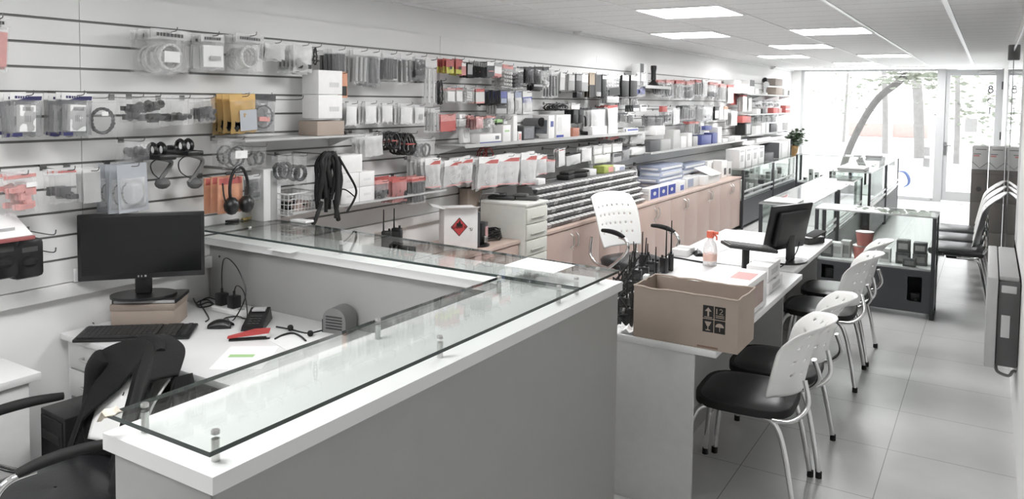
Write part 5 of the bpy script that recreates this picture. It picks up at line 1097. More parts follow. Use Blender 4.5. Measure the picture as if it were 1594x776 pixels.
def C(rect, n, style, desc, off=.21, gap=.026, name=None, cat='packet', hook=True, yaw=0, **kw):
    if rect[3] - rect[1] < 36 and n < 10: n = min(n, 4)
    if name is None:
        ct = kw.get('ct'); name = {'bag': {'coil': 'cable_bag', 'rods': 'tool_packet', 'beads': 'bead_bag', 'white': 'insert_bag', 'device': 'gadget_bag'}.get(ct, 'parts_bag'), 'pouch': 'foil_pouch', 'card': 'carded_pack', 'blister': 'blister_pack', 'slab': 'slim_pack', 'loop': 'cable_bundle'}[style]
    x0, y0, x1, y1 = rect; px = WX + off; my = (y0 + y1) / 2; A = AX(x0, my, px); B = AX(x1, my, px); xm = (x0 + x1) / 2
    zt, zb = AX(xm, y0, px).z, AX(xm, y1, px).z; w = abs(B.y - A.y); h = zt - zb; yc = (A.y + B.y) / 2
    kw['far'] = 1 if (y1 - y0) < 36 else 0
    gap = min(gap, (off - .02) / max(1, n)); t = gap * (.78 if n > 1 else 1.0) if not kw.get('tk') else kw['tk']
    random.seed(int(x0 * 31 + y0 * 7)); root = None; grp = desc
    for i in range(n):
        lb = (ORD[i] + ' ' + desc) if n > 1 else desc
        if root is None:
            root = thing(name, lb, cat, (0, 0, 0), 0, grp if n > 1 else None); packet(style, w, h, t, kw, root); o = root
        else: o = tag(copy_tree(root), lb, cat, grp)
        o.location = (px - i * gap - t / 2, yc + (random.uniform(-.05, .05) * w if i else 0), zt + (random.uniform(-.012, .004) if i else 0)); o.rotation_euler = (random.uniform(-.06, .06) + (.10 * math.sin(i * 1.1) - .05 if kw.get('sway') else 0) if style != 'slab' else 0, 0, yaw + random.uniform(-.05, .05) * min(1, .08 / w))
        NP[0] += 1
    if hook:
        hz = zt - min(.012, h * .06); L = off + .025
        t = thing('wire_hook', ('hook for the ' + desc), 'hook', (WX, yc, hz), 0)
        MB().tube(smoothpath([(.0, 0, 0), (L * .6, 0, 0), (L, 0, .004), (L + .012, 0, .022)], 4), .0022, 6).build('prong', WIRE, t); MB().box(-.012, .003, -.014, .014, -.012, .014).build('wall_clip', WIRE, t)
def EH(px, py, desc, off=.22):
    P = AX(px, py, WX + off * .6); t = thing('wire_hook', desc, 'hook', (WX, P.y, P.z), 0); L = off
    MB().tube(smoothpath([(.0, 0, 0), (L * .6, 0, 0), (L, 0, .004), (L + .015, 0, .025)], 4), .0024, 6).build('prong', WIRE, t); MB().box(-.012, .003, -.014, .014, -.012, .014).build('wall_clip', WIRE, t)
# --- bay by the frame edge and over the black monitor
C((-24, 26, 19, 109), 2, 'bag', 'pale bag with faded red card at the picture edge, upper row', hdr='milk', text='dgrey', ct='white', cc='pink', gap=.03)
C((20, 145, 70, 212), 4, 'bag', 'navy-topped bag with white boxed gadget, hook by the picture edge', hdr='white', text='navy', film='smoke', swoosh='navy', label='navy', lr=(-.5, -.2, .92, 1.0), ct='device', cc='white', gap=.045, tk=.036)
C((100, 145, 148, 211), 4, 'bag', 'navy-topped bag with white boxed gadget, hook at the board seam', hdr='white', text='navy', film='smoke', swoosh='navy', label='navy', lr=(-.5, -.2, .92, 1.0), ct='device', cc='white', gap=.045, tk=.036)
C((140, 149, 186, 214), 1, 'bag', 'clear bag with a big grey cable ring beside the navy-topped bags', hdr='clear', ct='coil', cr=.006, cc='dgrey', label='white', lr=(-.12, .1, .38, .48), off=.2, tk=.04)
C((200, 150, 232, 188), 2, 'bag', 'clear bag of small black clips above the headsets', hdr='clear', ct='blob', cc='dgrey', gap=.05)
C((222, 148, 264, 198), 2, 'bag', 'clear bag of black camera mounts above the headsets', hdr='clear', ct='blob', cc='black', gap=.05, hh=.08)
C((271, 151, 306, 194), 3, 'bag', 'clear bag of black adapters, left of the amber packets'.replace('left of', 'short of'), hdr='clear', ct='low', cc='black', gap=.045)
C((313, 151, 338, 191), 3, 'bag', 'clear bag of dark adapters touching the amber packets', hdr='clear', ct='blob', cc='dgrey', gap=.045)
C((360, 147, 400, 207), 4, 'pouch', 'amber paper packet with a clear window and black part', film='amber', hdr='yellow', ct='low', cc='black', gap=.05, tk=.03, label='silver', lr=(-.22, .44, .40, .94))
C((398, 147, 433, 205), 2, 'pouch', 'dark grey packet with wire and red sticker beside the amber ones', film='smoke', hdr='dgrey', ct='coil', cc='dgrey', gap=.05, label='pink', lr=(-.3, .15, .6, .72))
C((238, 46, 298, 114), 6, 'bag', 'large clear bag with coiled white cable and big header, first hook', hdr='milk', text='dgrey', ct='coil', cc='pale', cr=.006, label='white', lr=(-.2, .2, .5, .75), gap=.03, hh=.22)
C((315, 53, 352, 108), 6, 'bag', 'clear bag with narrow white insert, hook after the coiled white cables', hdr='milk', text='dgrey', ct='white', cc='white', label='grey', lr=(-.2, .25, .62, .74), gap=.03, hh=.22)
C((370, 53, 413, 110), 5, 'bag', 'clear bag with white cable loop, third of the big-bag hooks', hdr='milk', text='dgrey', ct='coil', cc='pale', cr=.006, gap=.03, hh=.22)
C((415, 66, 446, 92), 3, 'bag', 'small milky bag on the top row after the big clear bags', film='milk', hdr='milk', ct='white', cc='grey')
C((459, 69, 488, 112), 5, 'bag', 'black-footed packet on the top row with white upper half', film='milk', hdr='milk', ct='low', cc='black', hh=.2, gap=.03)
C((488, 72, 498, 103), 1, 'loop', 'small black wire triangle on the top row beside black-footed packets', cc='black', nl=1, cr=.004, tk=.02)
C((519, 76, 541, 113), 4, 'bag', 'slim dark rod packet on the top row above the orange pair', film='clear', hdr='milk', ct='rods', cc='dgrey', nr=4, gap=.035)
C((528, 112, 541, 152), 1, 'slab', 'orange card with two black probes hanging under the rod packets', hdr='orange', foot='black', tk=.012, off=.2, hook=True)
C((552, 77, 577, 130), 5, 'bag', 'long grey-striped blister packet on the top row, first hook', film='clear', hdr='milk', ct='rods', cc='grey', nr=3, gap=.03)
C((573, 79, 594, 133), 4, 'bag', 'long grey-striped blister packet on the top row, second hook', film='smoke', hdr='milk', ct='rods', cc='dgrey', nr=2, gap=.03)
C((599, 82, 622, 125), 4, 'bag', 'dark rod packet on the top row before the seam', film='clear', hdr='milk', ct='rods', cc='dgrey', nr=5, gap=.03)
C((625, 83, 643, 130), 3, 'bag', 'clear packet with bent grey stick on the top row', film='clear', hdr='milk', ct='rods', cc='dgrey', nr=2)
C((648, 86, 667, 124), 3, 'bag', 'dark clip packet on the top row closest to the board seam', film='smoke', hdr='milk', ct='blob', cc='dgrey')
C((664, 91, 682, 165), 2, 'bag', 'long clear tube bag hanging down the board seam', film='clear', hdr='milk', ct='rods', cc='pale', nr=2, off=.24)
C((684, 124, 691, 163), 1, 'loop', 'black cable bundle hanging by the board seam', cc='black', nl=3, cr=.006, tk=.05)
C((672, 168, 686, 206), 3, 'bag', 'grey-cored clear bag beside the white cable bags', film='clear', hdr='milk', ct='rods', cc='grey', nr=2)
# second and third rows over the monitor
C((198, 218, 238, 252), 3, 'bag', 'clear bag of grey plugs behind the headsets', hdr='clear', ct='blob', cc='dgrey', gap=.04, off=.15)
C((14, 268, 60, 335), 3, 'bag', 'red-printed bag with a white box, low row at the picture edge', film='clear', hdr='milk', stripe='pink', ct='blob', cc='pink', gap=.04, label='white', lr=(.05, .42, .25, .36))
C((88, 262, 131, 316), 3, 'bag', 'clear bag with faded red wording, low row before the grey blisters', film='clear', hdr='milk', text='red', ct='low', cc='dgrey', gap=.045)
C((133, 263, 160, 316), 2, 'card', 'grey card pack between clear bag and blister pack', hdr='pale', stripe='grey', foot='grey', gap=.05, s1=.9, s0=.1)
C((186, 255, 232, 330), 4, 'blister', 'large grey blister pack with a small black headset', hdr='silver', ct='coil', cc='black', cr=.003, gap=.05, film='milk', tk=.04)
C((352, 215, 393, 263), 3, 'bag', 'clear bag of grey cables with white sticker under the amber packets', hdr='clear', ct='coil', cc='dgrey', label='white', lr=(-.15, .3, .4, .65), gap=.05)
C((396, 227, 419, 258), 2, 'bag', 'clear bag of coiled grey cable above the white upright', hdr='clear', ct='coil', cc='dgrey', gap=.05, cr=.005)
C((340, 275, 378, 331), 3, 'slab', 'orange-red card pack behind the black headphones', hdr='orange', gap=.05, stripe='red', s0=.02, s1=.2, tk=.012, off=.24)
C((386, 272, 408, 312), 2, 'bag', 'dull grey bag of small parts beside the white upright', film='smoke', hdr='milk', ct='blob', cc='dgrey')
C((436, 240, 458, 282), 2, 'bag', 'clear bag with thick grey curled lead, first under the grey shelf', hdr='clear', ct='coil', cc='dgrey', cr=.009, gap=.05)
C((461, 240, 481, 289), 2, 'bag', 'clear bag with thick grey curled lead, next to the black straps', hdr='clear', ct='coil', cc='dgrey', cr=.009, gap=.05)
EH(450, 155, 'empty wire hook beside the amber and dark packets', .24)
EH(66, 363, 'empty wire hook below the red-printed bags, upper one'); EH(66, 390, 'empty wire hook below the red-printed bags, lower one')
# headsets on black clips
for k, ((cx, cy_), (dx, dy), lb) in enumerate((((246, 233), (262, 292), 'grey headset with ear pad hanging from a black finned clip, by the clear plug bags'), ((289, 227), (318, 292), 'grey headset hanging from a black finned clip, nearer the amber packets'.replace('nearer', 'closer to')))):
    P = AX(cx, cy_, WX + .12); Q = AX(dx, dy, WX + .12); t = thing('headset', lb, 'headset', (WX, P.y, P.z))
    mb = MB(); mb.box(.02, .2, -.045, .045, -.045, -.02, .008); mb.build('clip_base', BLACK, t)
    for s in (-.022, .022): MB().tube([(.11 + .03 * math.cos(a), s * 1.0, -.0 + .028 * math.sin(a)) for a in [2 * PI * i / 14 for i in range(14)]], .010, 6, True).build('clip_ring', BLACK, t)
    MB().box(0, .03, -.02, .02, -.04, .0, .004).build('wall_clip', BLACK, t)
    dyv, dzv = (Q.y - P.y), (Q.z - P.z)
    MB().tube(smoothpath([(.11, .01, -.04), (.11, .05 + dyv * .5, dzv * .35), (.11, dyv * .55, dzv * .7), (.11, dyv * .2, dzv * .85)]), .011, 8).build('headband', G(110), t)
    MB().ball((.11, dyv * .55, dzv * .88), .036, 12, .75).build('ear_pad', M('ear_pad_grey', (104, 104, 104), .7), t)
    MB().tube(smoothpath([(.11, dyv * .5, dzv * .8), (.11, -.02, dzv * .6), (.11, -.03, dzv * .35), (.11, .02, dzv * .2)]), .003, 6).build('cable', BLACK, t)
# over-ear headphones on the orange cards
P = AX(372, 300, WX + .27); t = thing('headphones', 'black headphones with boom hanging in front of the orange-red cards', 'headphones', (WX + .27, P.y, P.z))
MB().tube([(0, .055 * math.sin(a), .02 + .11 * math.cos(a)) for a in [-2.4 + 4.8 * i / 20 for i in range(21)]], .008, 8).build('headband', BLACK, t)
for s in (-1, 1): MB().ball((.0, s * .045, -.06), .038, 12, 1.2, Matrix.Identity(4)).build('ear_cup', BLACK, t)
MB().tube(smoothpath([(0, -.05, -.06), (.02, -.1, -.02), (.03, -.12, .06)]), .004, 6).build('boom', BLACK, t); MB().box(-.26, 0, -.01, .01, .11, .122, .002).build('wall_peg', WIRE, t)
# brochure holder and black cases at the picture edge
P = AX(22, 356, WX + .2); t = thing('leaflet_holder', 'pale leaflet tray with red edge on the wall at the picture edge', 'leaflet tray', (WX, P.y, P.z))
MB().add([(.05, -.16, .04), (.05, .07, .04), (.2, .07, -.035), (.2, -.16, -.035)], [(0, 1, 2, 3)]).build('leaflet', PAPER, t, False, .006); MB().box(.195, .21, -.165, .075, -.05, -.035, .003).build('red_edge', M('tray_red', (150, 84, 84), .5), t); MB().box(.0, .05, -.02, .02, .0, .035).build('bracket', WIRE, t); MB().box(.16, .164, -.08, .02, -.01, .0).build('printed_line', G(170), t)
tl = MB(); tl.box(.0, .2, -.13, -.126, -.05, -.042).box(.0, .2, .05, .054, -.05, -.042); tl.build('side_wire', WIRE, t)
for k, (px, lb) in enumerate(((6, 'black padded case hanging under the leaflet tray, cut by the picture edge'), (44, 'black padded case hanging under the leaflet tray, closer to the monitor'))):
    P = AX(px, 372, WX + .16); t = thing('padded_case', lb, 'case', (WX + .12, P.y, P.z + .01)); MB().box(-.05, .05, -.06, .06, -.17, -.01, .02).build('case', BLACK, t); MB().ball((.05, .0, -.1), .03, 10, .8).build('pocket', BLACKM, t); MB().box(-.12, .02, -.006, .006, -.012, .004).build('wall_peg', WIRE, t); MB().box(.05, .052, -.03, .03, -.06, -.04).build('zip_line', G(70), t)
# white upright behind the counter
P = AX(420, 262, WX + .12); t = thing('white_upright', 'white profiled upright leaning on the slat wall behind the counter', 'upright', (WX + .09, P.y, .0))
MB().box(-.05, .05, -.06, .06, ZG + .0108, P.z, .003).build('profile', LAMW, t); MB().box(.05, .053, -.012, .03, ZG + .011, P.z - .01).build('groove', G(170), t)
# basket
A = AX(442, 300, WX + .2); B = AX(497, 300, WX + .2); P = AX(475, 299, WX + .22); Q = AX(475, 332, WX + .22)
t = thing('wire_basket', 'small white wire basket of tangled black leads on the slat wall', 'basket', (WX + .03, (A.y + B.y) / 2 - .02, Q.z)); hh_ = P.z - Q.z; wy = (B.y - A.y) / 2 * .8; dx = .2
mb = MB(); rim = lambda z, s: [(0, -wy * s, z), (dx * s, -wy * s, z), (dx * s, wy * s, z), (0, wy * s, z)]
mb.tube(rim(hh_, 1), .0045, 6, True); mb.tube(rim(0, .92), .003, 6, True)
for k in range(9):
    f_ = k / 8; y = -wy + 2 * wy * f_; mb.tube([(dx, y, hh_), (dx * .92, y * .92, 0), (0, y * .92, 0), (0, y, hh_)], .002, 5)
for k in range(7):
    x = dx * k / 6; mb.tube([(x, -wy, hh_), (x * .92, -wy * .92, 0), (x * .92, wy * .92, 0), (x, wy, hh_)], .002, 5)
for k in (1, 2, 3): mb.tube(rim(hh_ * k / 4, .92 + .02 * k), .002, 5, True)
mb.build('wire_mesh', LAMW, t); MB().box(-.032, .002, -.03, .03, hh_ - .03, hh_ - .005).build('hanger', LAMW, t)
o = MB(); random.seed(21); o.tube(smoothpath([(random.uniform(.03, .17), random.uniform(-wy * .75, wy * .75), .012 + .004 * k) for k in range(16)], 4), .007, 6); o = o.build('tangled_lead', BLACK); o.location = t.location; tag(o, 'tangled black lead lying inside the small wire basket', 'cable')
t2 = thing('paper_label', 'pinkish grey carton lying inside the small wire basket', 'box', (t.location.x + .11, t.location.y + wy * .3, t.location.z + .004)); MB().box(-.03, .06, -.05, .05, 0, .06, .003).build('box_body', M('pinkish_carton', (186, 166, 158), .7), t2)
# black straps
P = AX(513, 236, WX + .29); Q = AX(520, 343, WX + .29); H_ = P.z - Q.z
t = thing('strap_bundle', 'thick bundle of black straps and leads hanging beside the white cartons', 'straps', (WX + .29, P.y, P.z)); random.seed(14)
for k in range(15):
    y = -.085 + .17 * (k % 8) / 7 + random.uniform(-.012, .012); x = random.uniform(-.06, .05); e = H_ * random.uniform(.62, .97) * (1 - .25 * (k < 4))
    MB().tube(smoothpath([(x * .2, y * .25, -.005), (x, y * .8, -.05), (x + .01, y + random.uniform(-.015, .015), -e * .5), (x, y * .9 + random.uniform(-.02, .02), -e)]), [.0125 + .003 * math.sin(i) for i in range(19)], 8).build('strap', BLACKM, t)
MB().tube(smoothpath([(.02, .05, -.03), (.03, .11, -.12), (.03, .18, -.22), (.03, .17, -.28), (.02, .12, -.35)]), .0065, 8).build('loose_lead', BLACKM, t)
MB().tube(smoothpath([(.02, -.02, -H_ * .6), (.03, .08, -H_ * .55), (.03, .17, -H_ * .68)]), .004, 6).build('loose_lead', BLACKM, t); MB().tube(smoothpath([(.0, -.06, -H_ * .7), (.01, -.12, -H_ * .95), (.0, -.13, -H_)]), .011, 8).build('loose_lead', BLACKM, t); MB().tube(smoothpath([(.0, .04, -H_ * .7), (.01, .05, -H_ * .9), (.0, .07, -H_)]), .013, 8).build('loose_lead', BLACKM, t)
MB().tube([(-.29, 0, -.015), (.03, 0, -.015), (.05, 0, .004)], .0035, 6).build('wall_hook', WIRE, t)
P = AX(548, 208, fr1); t = thing('black_lead', 'short black lead coiled on the grey shelf beside the brown carton', 'cable', (WX + .18, 3.36, Z1 + .008)); MB().tube(smoothpath([(.05 * math.cos(k * 1.3), .06 * math.sin(k * 1.1), .003 * k) for k in range(12)], 4), .007, 6).build('coil', BLACK, t)
# --- white cable bags and tangles before the seam
C((541, 160, 558, 195), 3, 'bag', 'white cable bag, first hook of the row over the tangled leads', film='whitefilm', hdr='milk', ct='white', cc='white')
C((570, 160, 588, 192), 4, 'bag', 'white cable bag, second hook of the row over the tangled leads', film='whitefilm', hdr='milk', ct='white', cc='white')
C((596, 160, 613, 190), 4, 'bag', 'white cable bag, third hook of the row over the tangled leads', film='whitefilm', hdr='milk', ct='white', cc='white')
C((626, 162, 644, 193), 4, 'bag', 'white cable bag, fourth hook of the row over the tangled leads', film='whitefilm', hdr='milk', ct='white', cc='white')
C((647, 163, 663, 192), 3, 'bag', 'white cable bag with grey tag, last hook over the tangled leads', film='whitefilm', hdr='milk', ct='white', cc='white', label='grey', lr=(-.2, .2, .5, .8))
C((570, 206, 598, 243), 4, 'bag', 'clear bag of white plugs hanging under the grey shelf end', film='milk', hdr='clear', ct='coil', cc='pale', cr=.006, gap=.035)
C((603, 204, 628, 234), 4, 'loop', 'black and red test lead in the tangled bunch, shelf side', cc='black', nl=3, hdr='red', gap=.04, tk=.05, cr=.0055, name='test_lead', cat='cable')
C((630, 206, 655, 243), 4, 'loop', 'black and red test lead in the tangled bunch, seam side', cc='black', nl=3, hdr='red', gap=.04, tk=.05, cr=.0055, name='test_lead', cat='cable')
C((652, 214, 680, 246), 4, 'bag', 'clear bag of dark cable beside the tangled leads', film='clear', hdr='clear', ct='coil', cc='dgrey', cr=.006, gap=.035)
C((587, 281, 607, 311), 5, 'bag', 'dark-footed clear packet below the tangled leads', film='clear', hdr='pink', ct='low', cc='black', gap=.03, off=.24)
C((612, 277, 636, 314), 6, 'bag', 'red packet with black foot below the tangled leads', film='redfilm', hdr='red', ct='low', cc='black', gap=.03, off=.24)
C((643, 275, 665, 317), 6, 'bag', 'clear packet with red top and black tips below the tangled leads', film='clear', hdr='pink', stripe='red', ct='rods', cc='dgrey', nr=4, gap=.028, off=.24)
# --- long row of red-topped white bags
for k, (r, n) in enumerate((((664, 246, 688, 292), 6), ((694, 249, 721, 289), 6), ((713, 245, 738, 284), 3), ((748, 244, 778, 291), 7), ((775, 241, 811, 287), 5), ((813, 238, 838, 287), 4), ((838, 241, 853, 271), 3))):
    C(r, n, 'bag', 'red-topped white bag in the long low row, ' + ('first hook', 'second hook', 'third hook', 'fourth hook, red tangle', 'fifth hook', 'sixth hook', 'seventh hook, smaller bags')[k], film='milk', hdr='white', swoosh='red', ct='coil', cc='grey', cr=.007, label='pink', lr=(-.44, .44, .955, .985), gap=.032, hh=.24, off=.25, sway=1)
C((757, 229, 775, 250), 2, 'loop', 'red and grey wire tangle hanging over the red-topped bags', cc='red', nl=4, cr=.003, tk=.05, gap=.05)
# --- top row after the seam
C((696, 92, 708, 114), 6, 'card', 'red and yellow card of bulbs on the top row, seam side', hdr='red', foot='lime', fh=.45, label='black', lr=(-.2, .1, .5, .7))
C((711, 92, 722, 115), 3, 'card', 'red and yellow card of bulbs on the top row, far hook', hdr='red', foot='lime', fh=.3, label='black', lr=(-.2, .1, .5, .7))
C((720, 97, 727, 117), 2, 'card', 'pale red card beside the red and yellow bulbs', hdr='pink', stripe='white')
C((728, 97, 736, 119), 2, 'slab', 'black-framed grey pack on the top row after the bulb cards', hdr='black', stripe='grey', s0=.15, s1=.85)
C((759, 95, 770, 119), 14, 'card', 'dark pack with red line in the long top-row stack', hdr='dgrey', stripe='white', label='pink', lr=(-.4, .4, .62, .68), gap=.019, off=.29)
C((772, 97, 783, 119), 4, 'card', 'white pack with red corner after the long dark stack', hdr='white', foot='pink', stripe='grey', fh=.2)
C((785, 101, 801, 137), 4, 'bag', 'clear strip of silver balls on the top row, first hook', film='clear', hdr='pink', ct='beads', cc='steel', gap=.035)
C((804, 106, 817, 138), 4, 'bag', 'clear strip of silver balls on the top row, second hook', film='clear', hdr='milk', ct='beads', cc='dgrey', gap=.035)
C((820, 104, 832, 129), 6, 'bag', 'black tool pack on the top row, first hook', film='dark', hdr='dgrey', ct='rods', cc='black', nr=3)
C((833, 104, 845, 130), 5, 'bag', 'black tool pack on the top row, second hook', film='dark', hdr='black', ct='rods', cc='black', nr=3)
C((831, 131, 845, 140), 3, 'slab', 'small black pack hanging below the tool packs', hdr='black', stripe='grey')
C((847, 104, 856, 138), 3, 'bag', 'half white half dark packet on the top row', film='clear', hdr='dgrey', ct='low', cc='white')
C((859, 109, 870, 152), 4, 'bag', 'long clear packet with black heel on the top row', film='clear', hdr='milk', ct='rods', cc='dgrey', nr=2)
C((874, 112, 881, 140), 3, 'card', 'slim pale pack on the top row, before the grey ones', hdr='pale', stripe='white')
C((886, 115, 895, 141), 5, 'slab', 'grey slim pack on the top row, first hook', hdr='grey', stripe='pale')
C((897, 115, 906, 141), 4, 'slab', 'grey slim pack on the top row, second hook', hdr='dgrey', stripe='grey')
C((907, 114, 917, 142), 4, 'card', 'white slim pack on the top row after the grey ones', hdr='white', foot='grey', fh=.5)
C((898, 143, 907, 152), 2, 'slab', 'small dark pack hanging below the grey slim packs', hdr='black')
C((919, 113, 927, 151), 3, 'card', 'tan and black tall pack on the top row', hdr='tan', foot='black', fh=.5)
C((929, 115, 936, 150), 4, 'slab', 'tall grey pack beside the tan and black one', hdr='grey', stripe='dgrey', s1=.8)
C((938, 116, 944, 151), 4, 'slab', 'tall black pack before the white-knobbed ones', hdr='black', stripe='pale', s1=.2)
C((946, 117, 966, 149), 5, 'bag', 'dark pack with row of white knobs on the top row', film='clear', hdr='milk', ct='beads', cc='white', gap=.03, label='black', lr=(-.4, .4, .6, .95))
C((969, 117, 979, 150), 5, 'slab', 'black pack with white edge on the top row, first hook', hdr='black', stripe='pale', s0=.0, s1=.25)
C((982, 117, 992, 150), 5, 'slab', 'black pack with white edge on the top row, second hook', hdr='black', stripe='pale', s0=.0, s1=.25)
C((993, 113, 1006, 150), 2, 'bag', 'clear bag with white header and blue part before the short high shelf', film='clear', hdr='white', ct='low', cc='blue', hh=.35)
C((969, 152, 980, 163), 6, 'bag', 'small black tipped packet below the white-edged packs, first hook', film='clear', hdr='dgrey', ct='rods', cc='black', nr=3)
C((983, 152, 994, 163), 5, 'bag', 'small black tipped packet below the white-edged packs, second hook', film='clear', hdr='dgrey', ct='rods', cc='black', nr=3)
C((945, 150, 964, 160), 3, 'slab', 'grey flat pack below the white-knobbed ones', hdr='grey', stripe='pale')
# second row
C((698, 136, 710, 159), 4, 'bag', 'clear pack with white box and red mark, second row by the seam', film='clear', hdr='milk', ct='white', cc='white', stripe='pink')
C((712, 136, 722, 159), 4, 'bag', 'clear pack with white box and red mark, second row next hook', film='clear', hdr='milk', ct='white', cc='white', stripe='red')
C((728, 136, 740, 159), 4, 'bag', 'clear pack with round white piece, second row', film='clear', hdr='milk', ct='beads', cc='white', stripe='grey')
C((742, 137, 756, 161), 4, 'card', 'red-cornered pale card on the second row before the dark stack', hdr='pale', stripe='red', foot='pink', s1=.25)
C((779, 140, 790, 162), 12, 'slab', 'dark pack with blue face in the second-row stack', hdr='dgrey', stripe='blue', s0=.1, s1=.6, foot='bluegrey', gap=.02, off=.27)
C((791, 143, 801, 177), 3, 'blister', 'tall clear blister of white slotted pieces, first hook', hdr='grey', stripe='pale', film='milk')
C((803, 141, 813, 177), 3, 'blister', 'tall clear blister of white slotted pieces, second hook', hdr='grey', stripe='bluegrey', film='milk', s1=.3)
C((815, 142, 829, 177), 3, 'blister', 'tall clear blister with blue middle band, third hook', hdr='pale', stripe='blue', film='milk', s0=.25, s1=.5)
C((773, 163, 789, 177), 5, 'slab', 'grey pack below the blue-faced stack', hdr='grey', stripe='dgrey')
# third row
C((687, 178, 711, 204), 2, 'card', 'red and white card with two white boxes under the seam hooks', hdr='red', stripe='pink', foot='red', s1=.4)
C((716, 184, 727, 196), 2, 'bag', 'small clear bag over the white telephone', film='milk', hdr='milk', ct='blob', cc='pale')
C((739, 181, 757, 199), 11, 'pouch', 'pinkish striped packet in the leaning third-row stack', film='redfilm', hdr='pink', ct='white', cc='pale', gap=.02, off=.26, yaw=.25)
C((759, 180, 773, 198), 3, 'bag', 'clear bag of bright parts after the pinkish stack', film='clear', hdr='pink', ct='blob', cc='pale')
C((775, 185, 784, 193), 2, 'card', 'white card with green print above the upright carton', hdr='green', foot='black', fh=.3)
C((786, 186, 793, 193), 1, 'card', 'small white card next to the green-printed one', hdr='white', stripe='grey')
C((893, 170, 901, 191), 6, 'slab', 'black slim pack above the reddish-brown carton, first hook', hdr='black', stripe='dgrey')
C((902, 170, 909, 191), 5, 'slab', 'black slim pack above the reddish-brown carton, second hook', hdr='black', stripe='dgrey')
C((868, 161, 888, 170), 3, 'loop', 'black lead bundle above the large white carton', cc='black', nl=4, cr=.006, tk=.05, gap=.05, name='black_lead', cat='cable')
C((891, 161, 904, 170), 2, 'card', 'white rounded pack beside the black lead bundle', hdr='white', stripe='pale')
C((923, 168, 944, 200), 4, 'bag', 'big milky bag hanging over the white tray carton', film='milk', hdr='dgrey', ct='blob', cc='pale', hh=.08, gap=.045)
C((948, 164, 963, 217), 4, 'bag', 'tall white bag with red top and red foot', film='whitefilm', hdr='red', ct='white', cc='white', hh=.08, gap=.04, label='red', lr=(-.42, .42, .92, .99))
C((967, 176, 977, 190), 5, 'bag', 'black tipped packet above the blue carton strip, first hook', film='clear', hdr='dgrey', ct='rods', cc='black', nr=3)
C((979, 176, 988, 190), 4, 'bag', 'black tipped packet above the blue carton strip, second hook', film='clear', hdr='pale', ct='rods', cc='black', nr=3)
C((986, 163, 995, 173), 4, 'slab', 'dark and white flat pack on the second row', hdr='dgrey', stripe='white', s0=.5, s1=.95)
C((998, 163, 1007, 173), 3, 'slab', 'white flat pack on the second row before the grey balls', hdr='white', stripe='dgrey', s0=.1, s1=.3)
C((967, 207, 980, 222), 5, 'bag', 'black key-shaped packet near the tall white bags', film='clear', hdr='dgrey', ct='low', cc='black')
C((976, 199, 994, 206), 3, 'slab', 'flat white pack with blue band past the tall white bags', hdr='white', stripe='blue', s0=.2, s1=.6)
C((983, 208, 1007, 224), 3, 'bag', 'wide milky bag past the tall white bags', film='milk', hdr='milk', ct='white', cc='pale', gap=.05)
# row under the long shelf, past the red-topped bags
C((853, 248, 866, 268), 6, 'bag', 'grey striped packet under the long shelf, first hook', film='milk', hdr='pink', ct='rods', cc='grey', nr=3)
C((868, 231, 884, 258), 3, 'bag', 'white packet with red wording leaning under the long shelf', film='whitefilm', hdr='white', ct='white', cc='white', text='red', yaw=.2)
C((884, 238, 906, 256), 4, 'bag', 'clear packet of white parts with black caps under the long shelf', film='milk', hdr='black', ct='coil', cc='pale', gap=.04)
C((907, 229, 922, 251), 3, 'bag', 'wide white packet under the long shelf above the fruit-coloured box', film='whitefilm', hdr='white', ct='white', cc='white')
C((925, 226, 938, 240), 3, 'slab', 'white roll-shaped pack under the long shelf, first hook', hdr='white', stripe='pale')
C((940, 224, 952, 238), 3, 'slab', 'white roll-shaped pack under the long shelf, second hook', hdr='white', stripe='pale')
C((954, 223, 969, 236), 4, 'slab', 'white roll-shaped pack under the long shelf, third hook', hdr='white', stripe='pale')
C((926, 240, 950, 253), 3, 'slab', 'pale flat pack below the white rolls', hdr='pale', stripe='white')
C((955, 238, 968, 252), 6, 'slab', 'grey slim pack below the white rolls', hdr='grey', stripe='dgrey')
C((970, 230, 981, 249), 4, 'bag', 'grey hanging bag beside the white rolls', film='smoke', hdr='dgrey', ct='blob', cc='grey')
C((984, 228, 1008, 240), 3, 'bag', 'pale bag with white label under the wide milky bags', film='milk', hdr='milk', ct='white', cc='white')
# --- far red-topped rows
C((1026, 124, 1036, 149), 4, 'bag', 'red-topped clear bag on the far top row, first hook', film='clear', hdr='pink', ct='coil', cc='dgrey', cr=.006)
C((1038, 124, 1050, 152), 5, 'bag', 'red-topped clear bag on the far top row, second hook', film='clear', hdr='pink', ct='coil', cc='dgrey', cr=.006)
C((1053, 125, 1067, 155), 5, 'bag', 'red-topped clear bag on the far top row, third hook', film='clear', hdr='red', ct='coil', cc='grey', cr=.008)
C((1070, 126, 1082, 155), 5, 'bag', 'red-topped clear bag on the far top row, fourth hook', film='clear', hdr='pink', ct='blob', cc='dgrey')
C((1085, 124, 1093, 149), 6, 'bag', 'red-topped black packet on the far top row, fifth hook', film='clear', hdr='red', ct='rods', cc='black', nr=2)
C((1095, 124, 1103, 149), 5, 'bag', 'white-fronted packet on the far top row, sixth hook', film='milk', hdr='white', ct='rods', cc='dgrey', nr=2)
C((1106, 128, 1119, 152), 7, 'bag', 'red-topped packet with black tip on the far top row, seventh hook', film='clear', hdr='pink', ct='low', cc='black')
C((1122, 131, 1132, 157), 5, 'bag', 'red-topped white packet on the far top row, eighth hook', film='clear', hdr='pink', ct='rods', cc='grey', nr=3)
C((1134, 132, 1143, 160), 5, 'bag', 'red-topped white packet on the far top row, last hook', film='whitefilm', hdr='red', ct='white', cc='white')
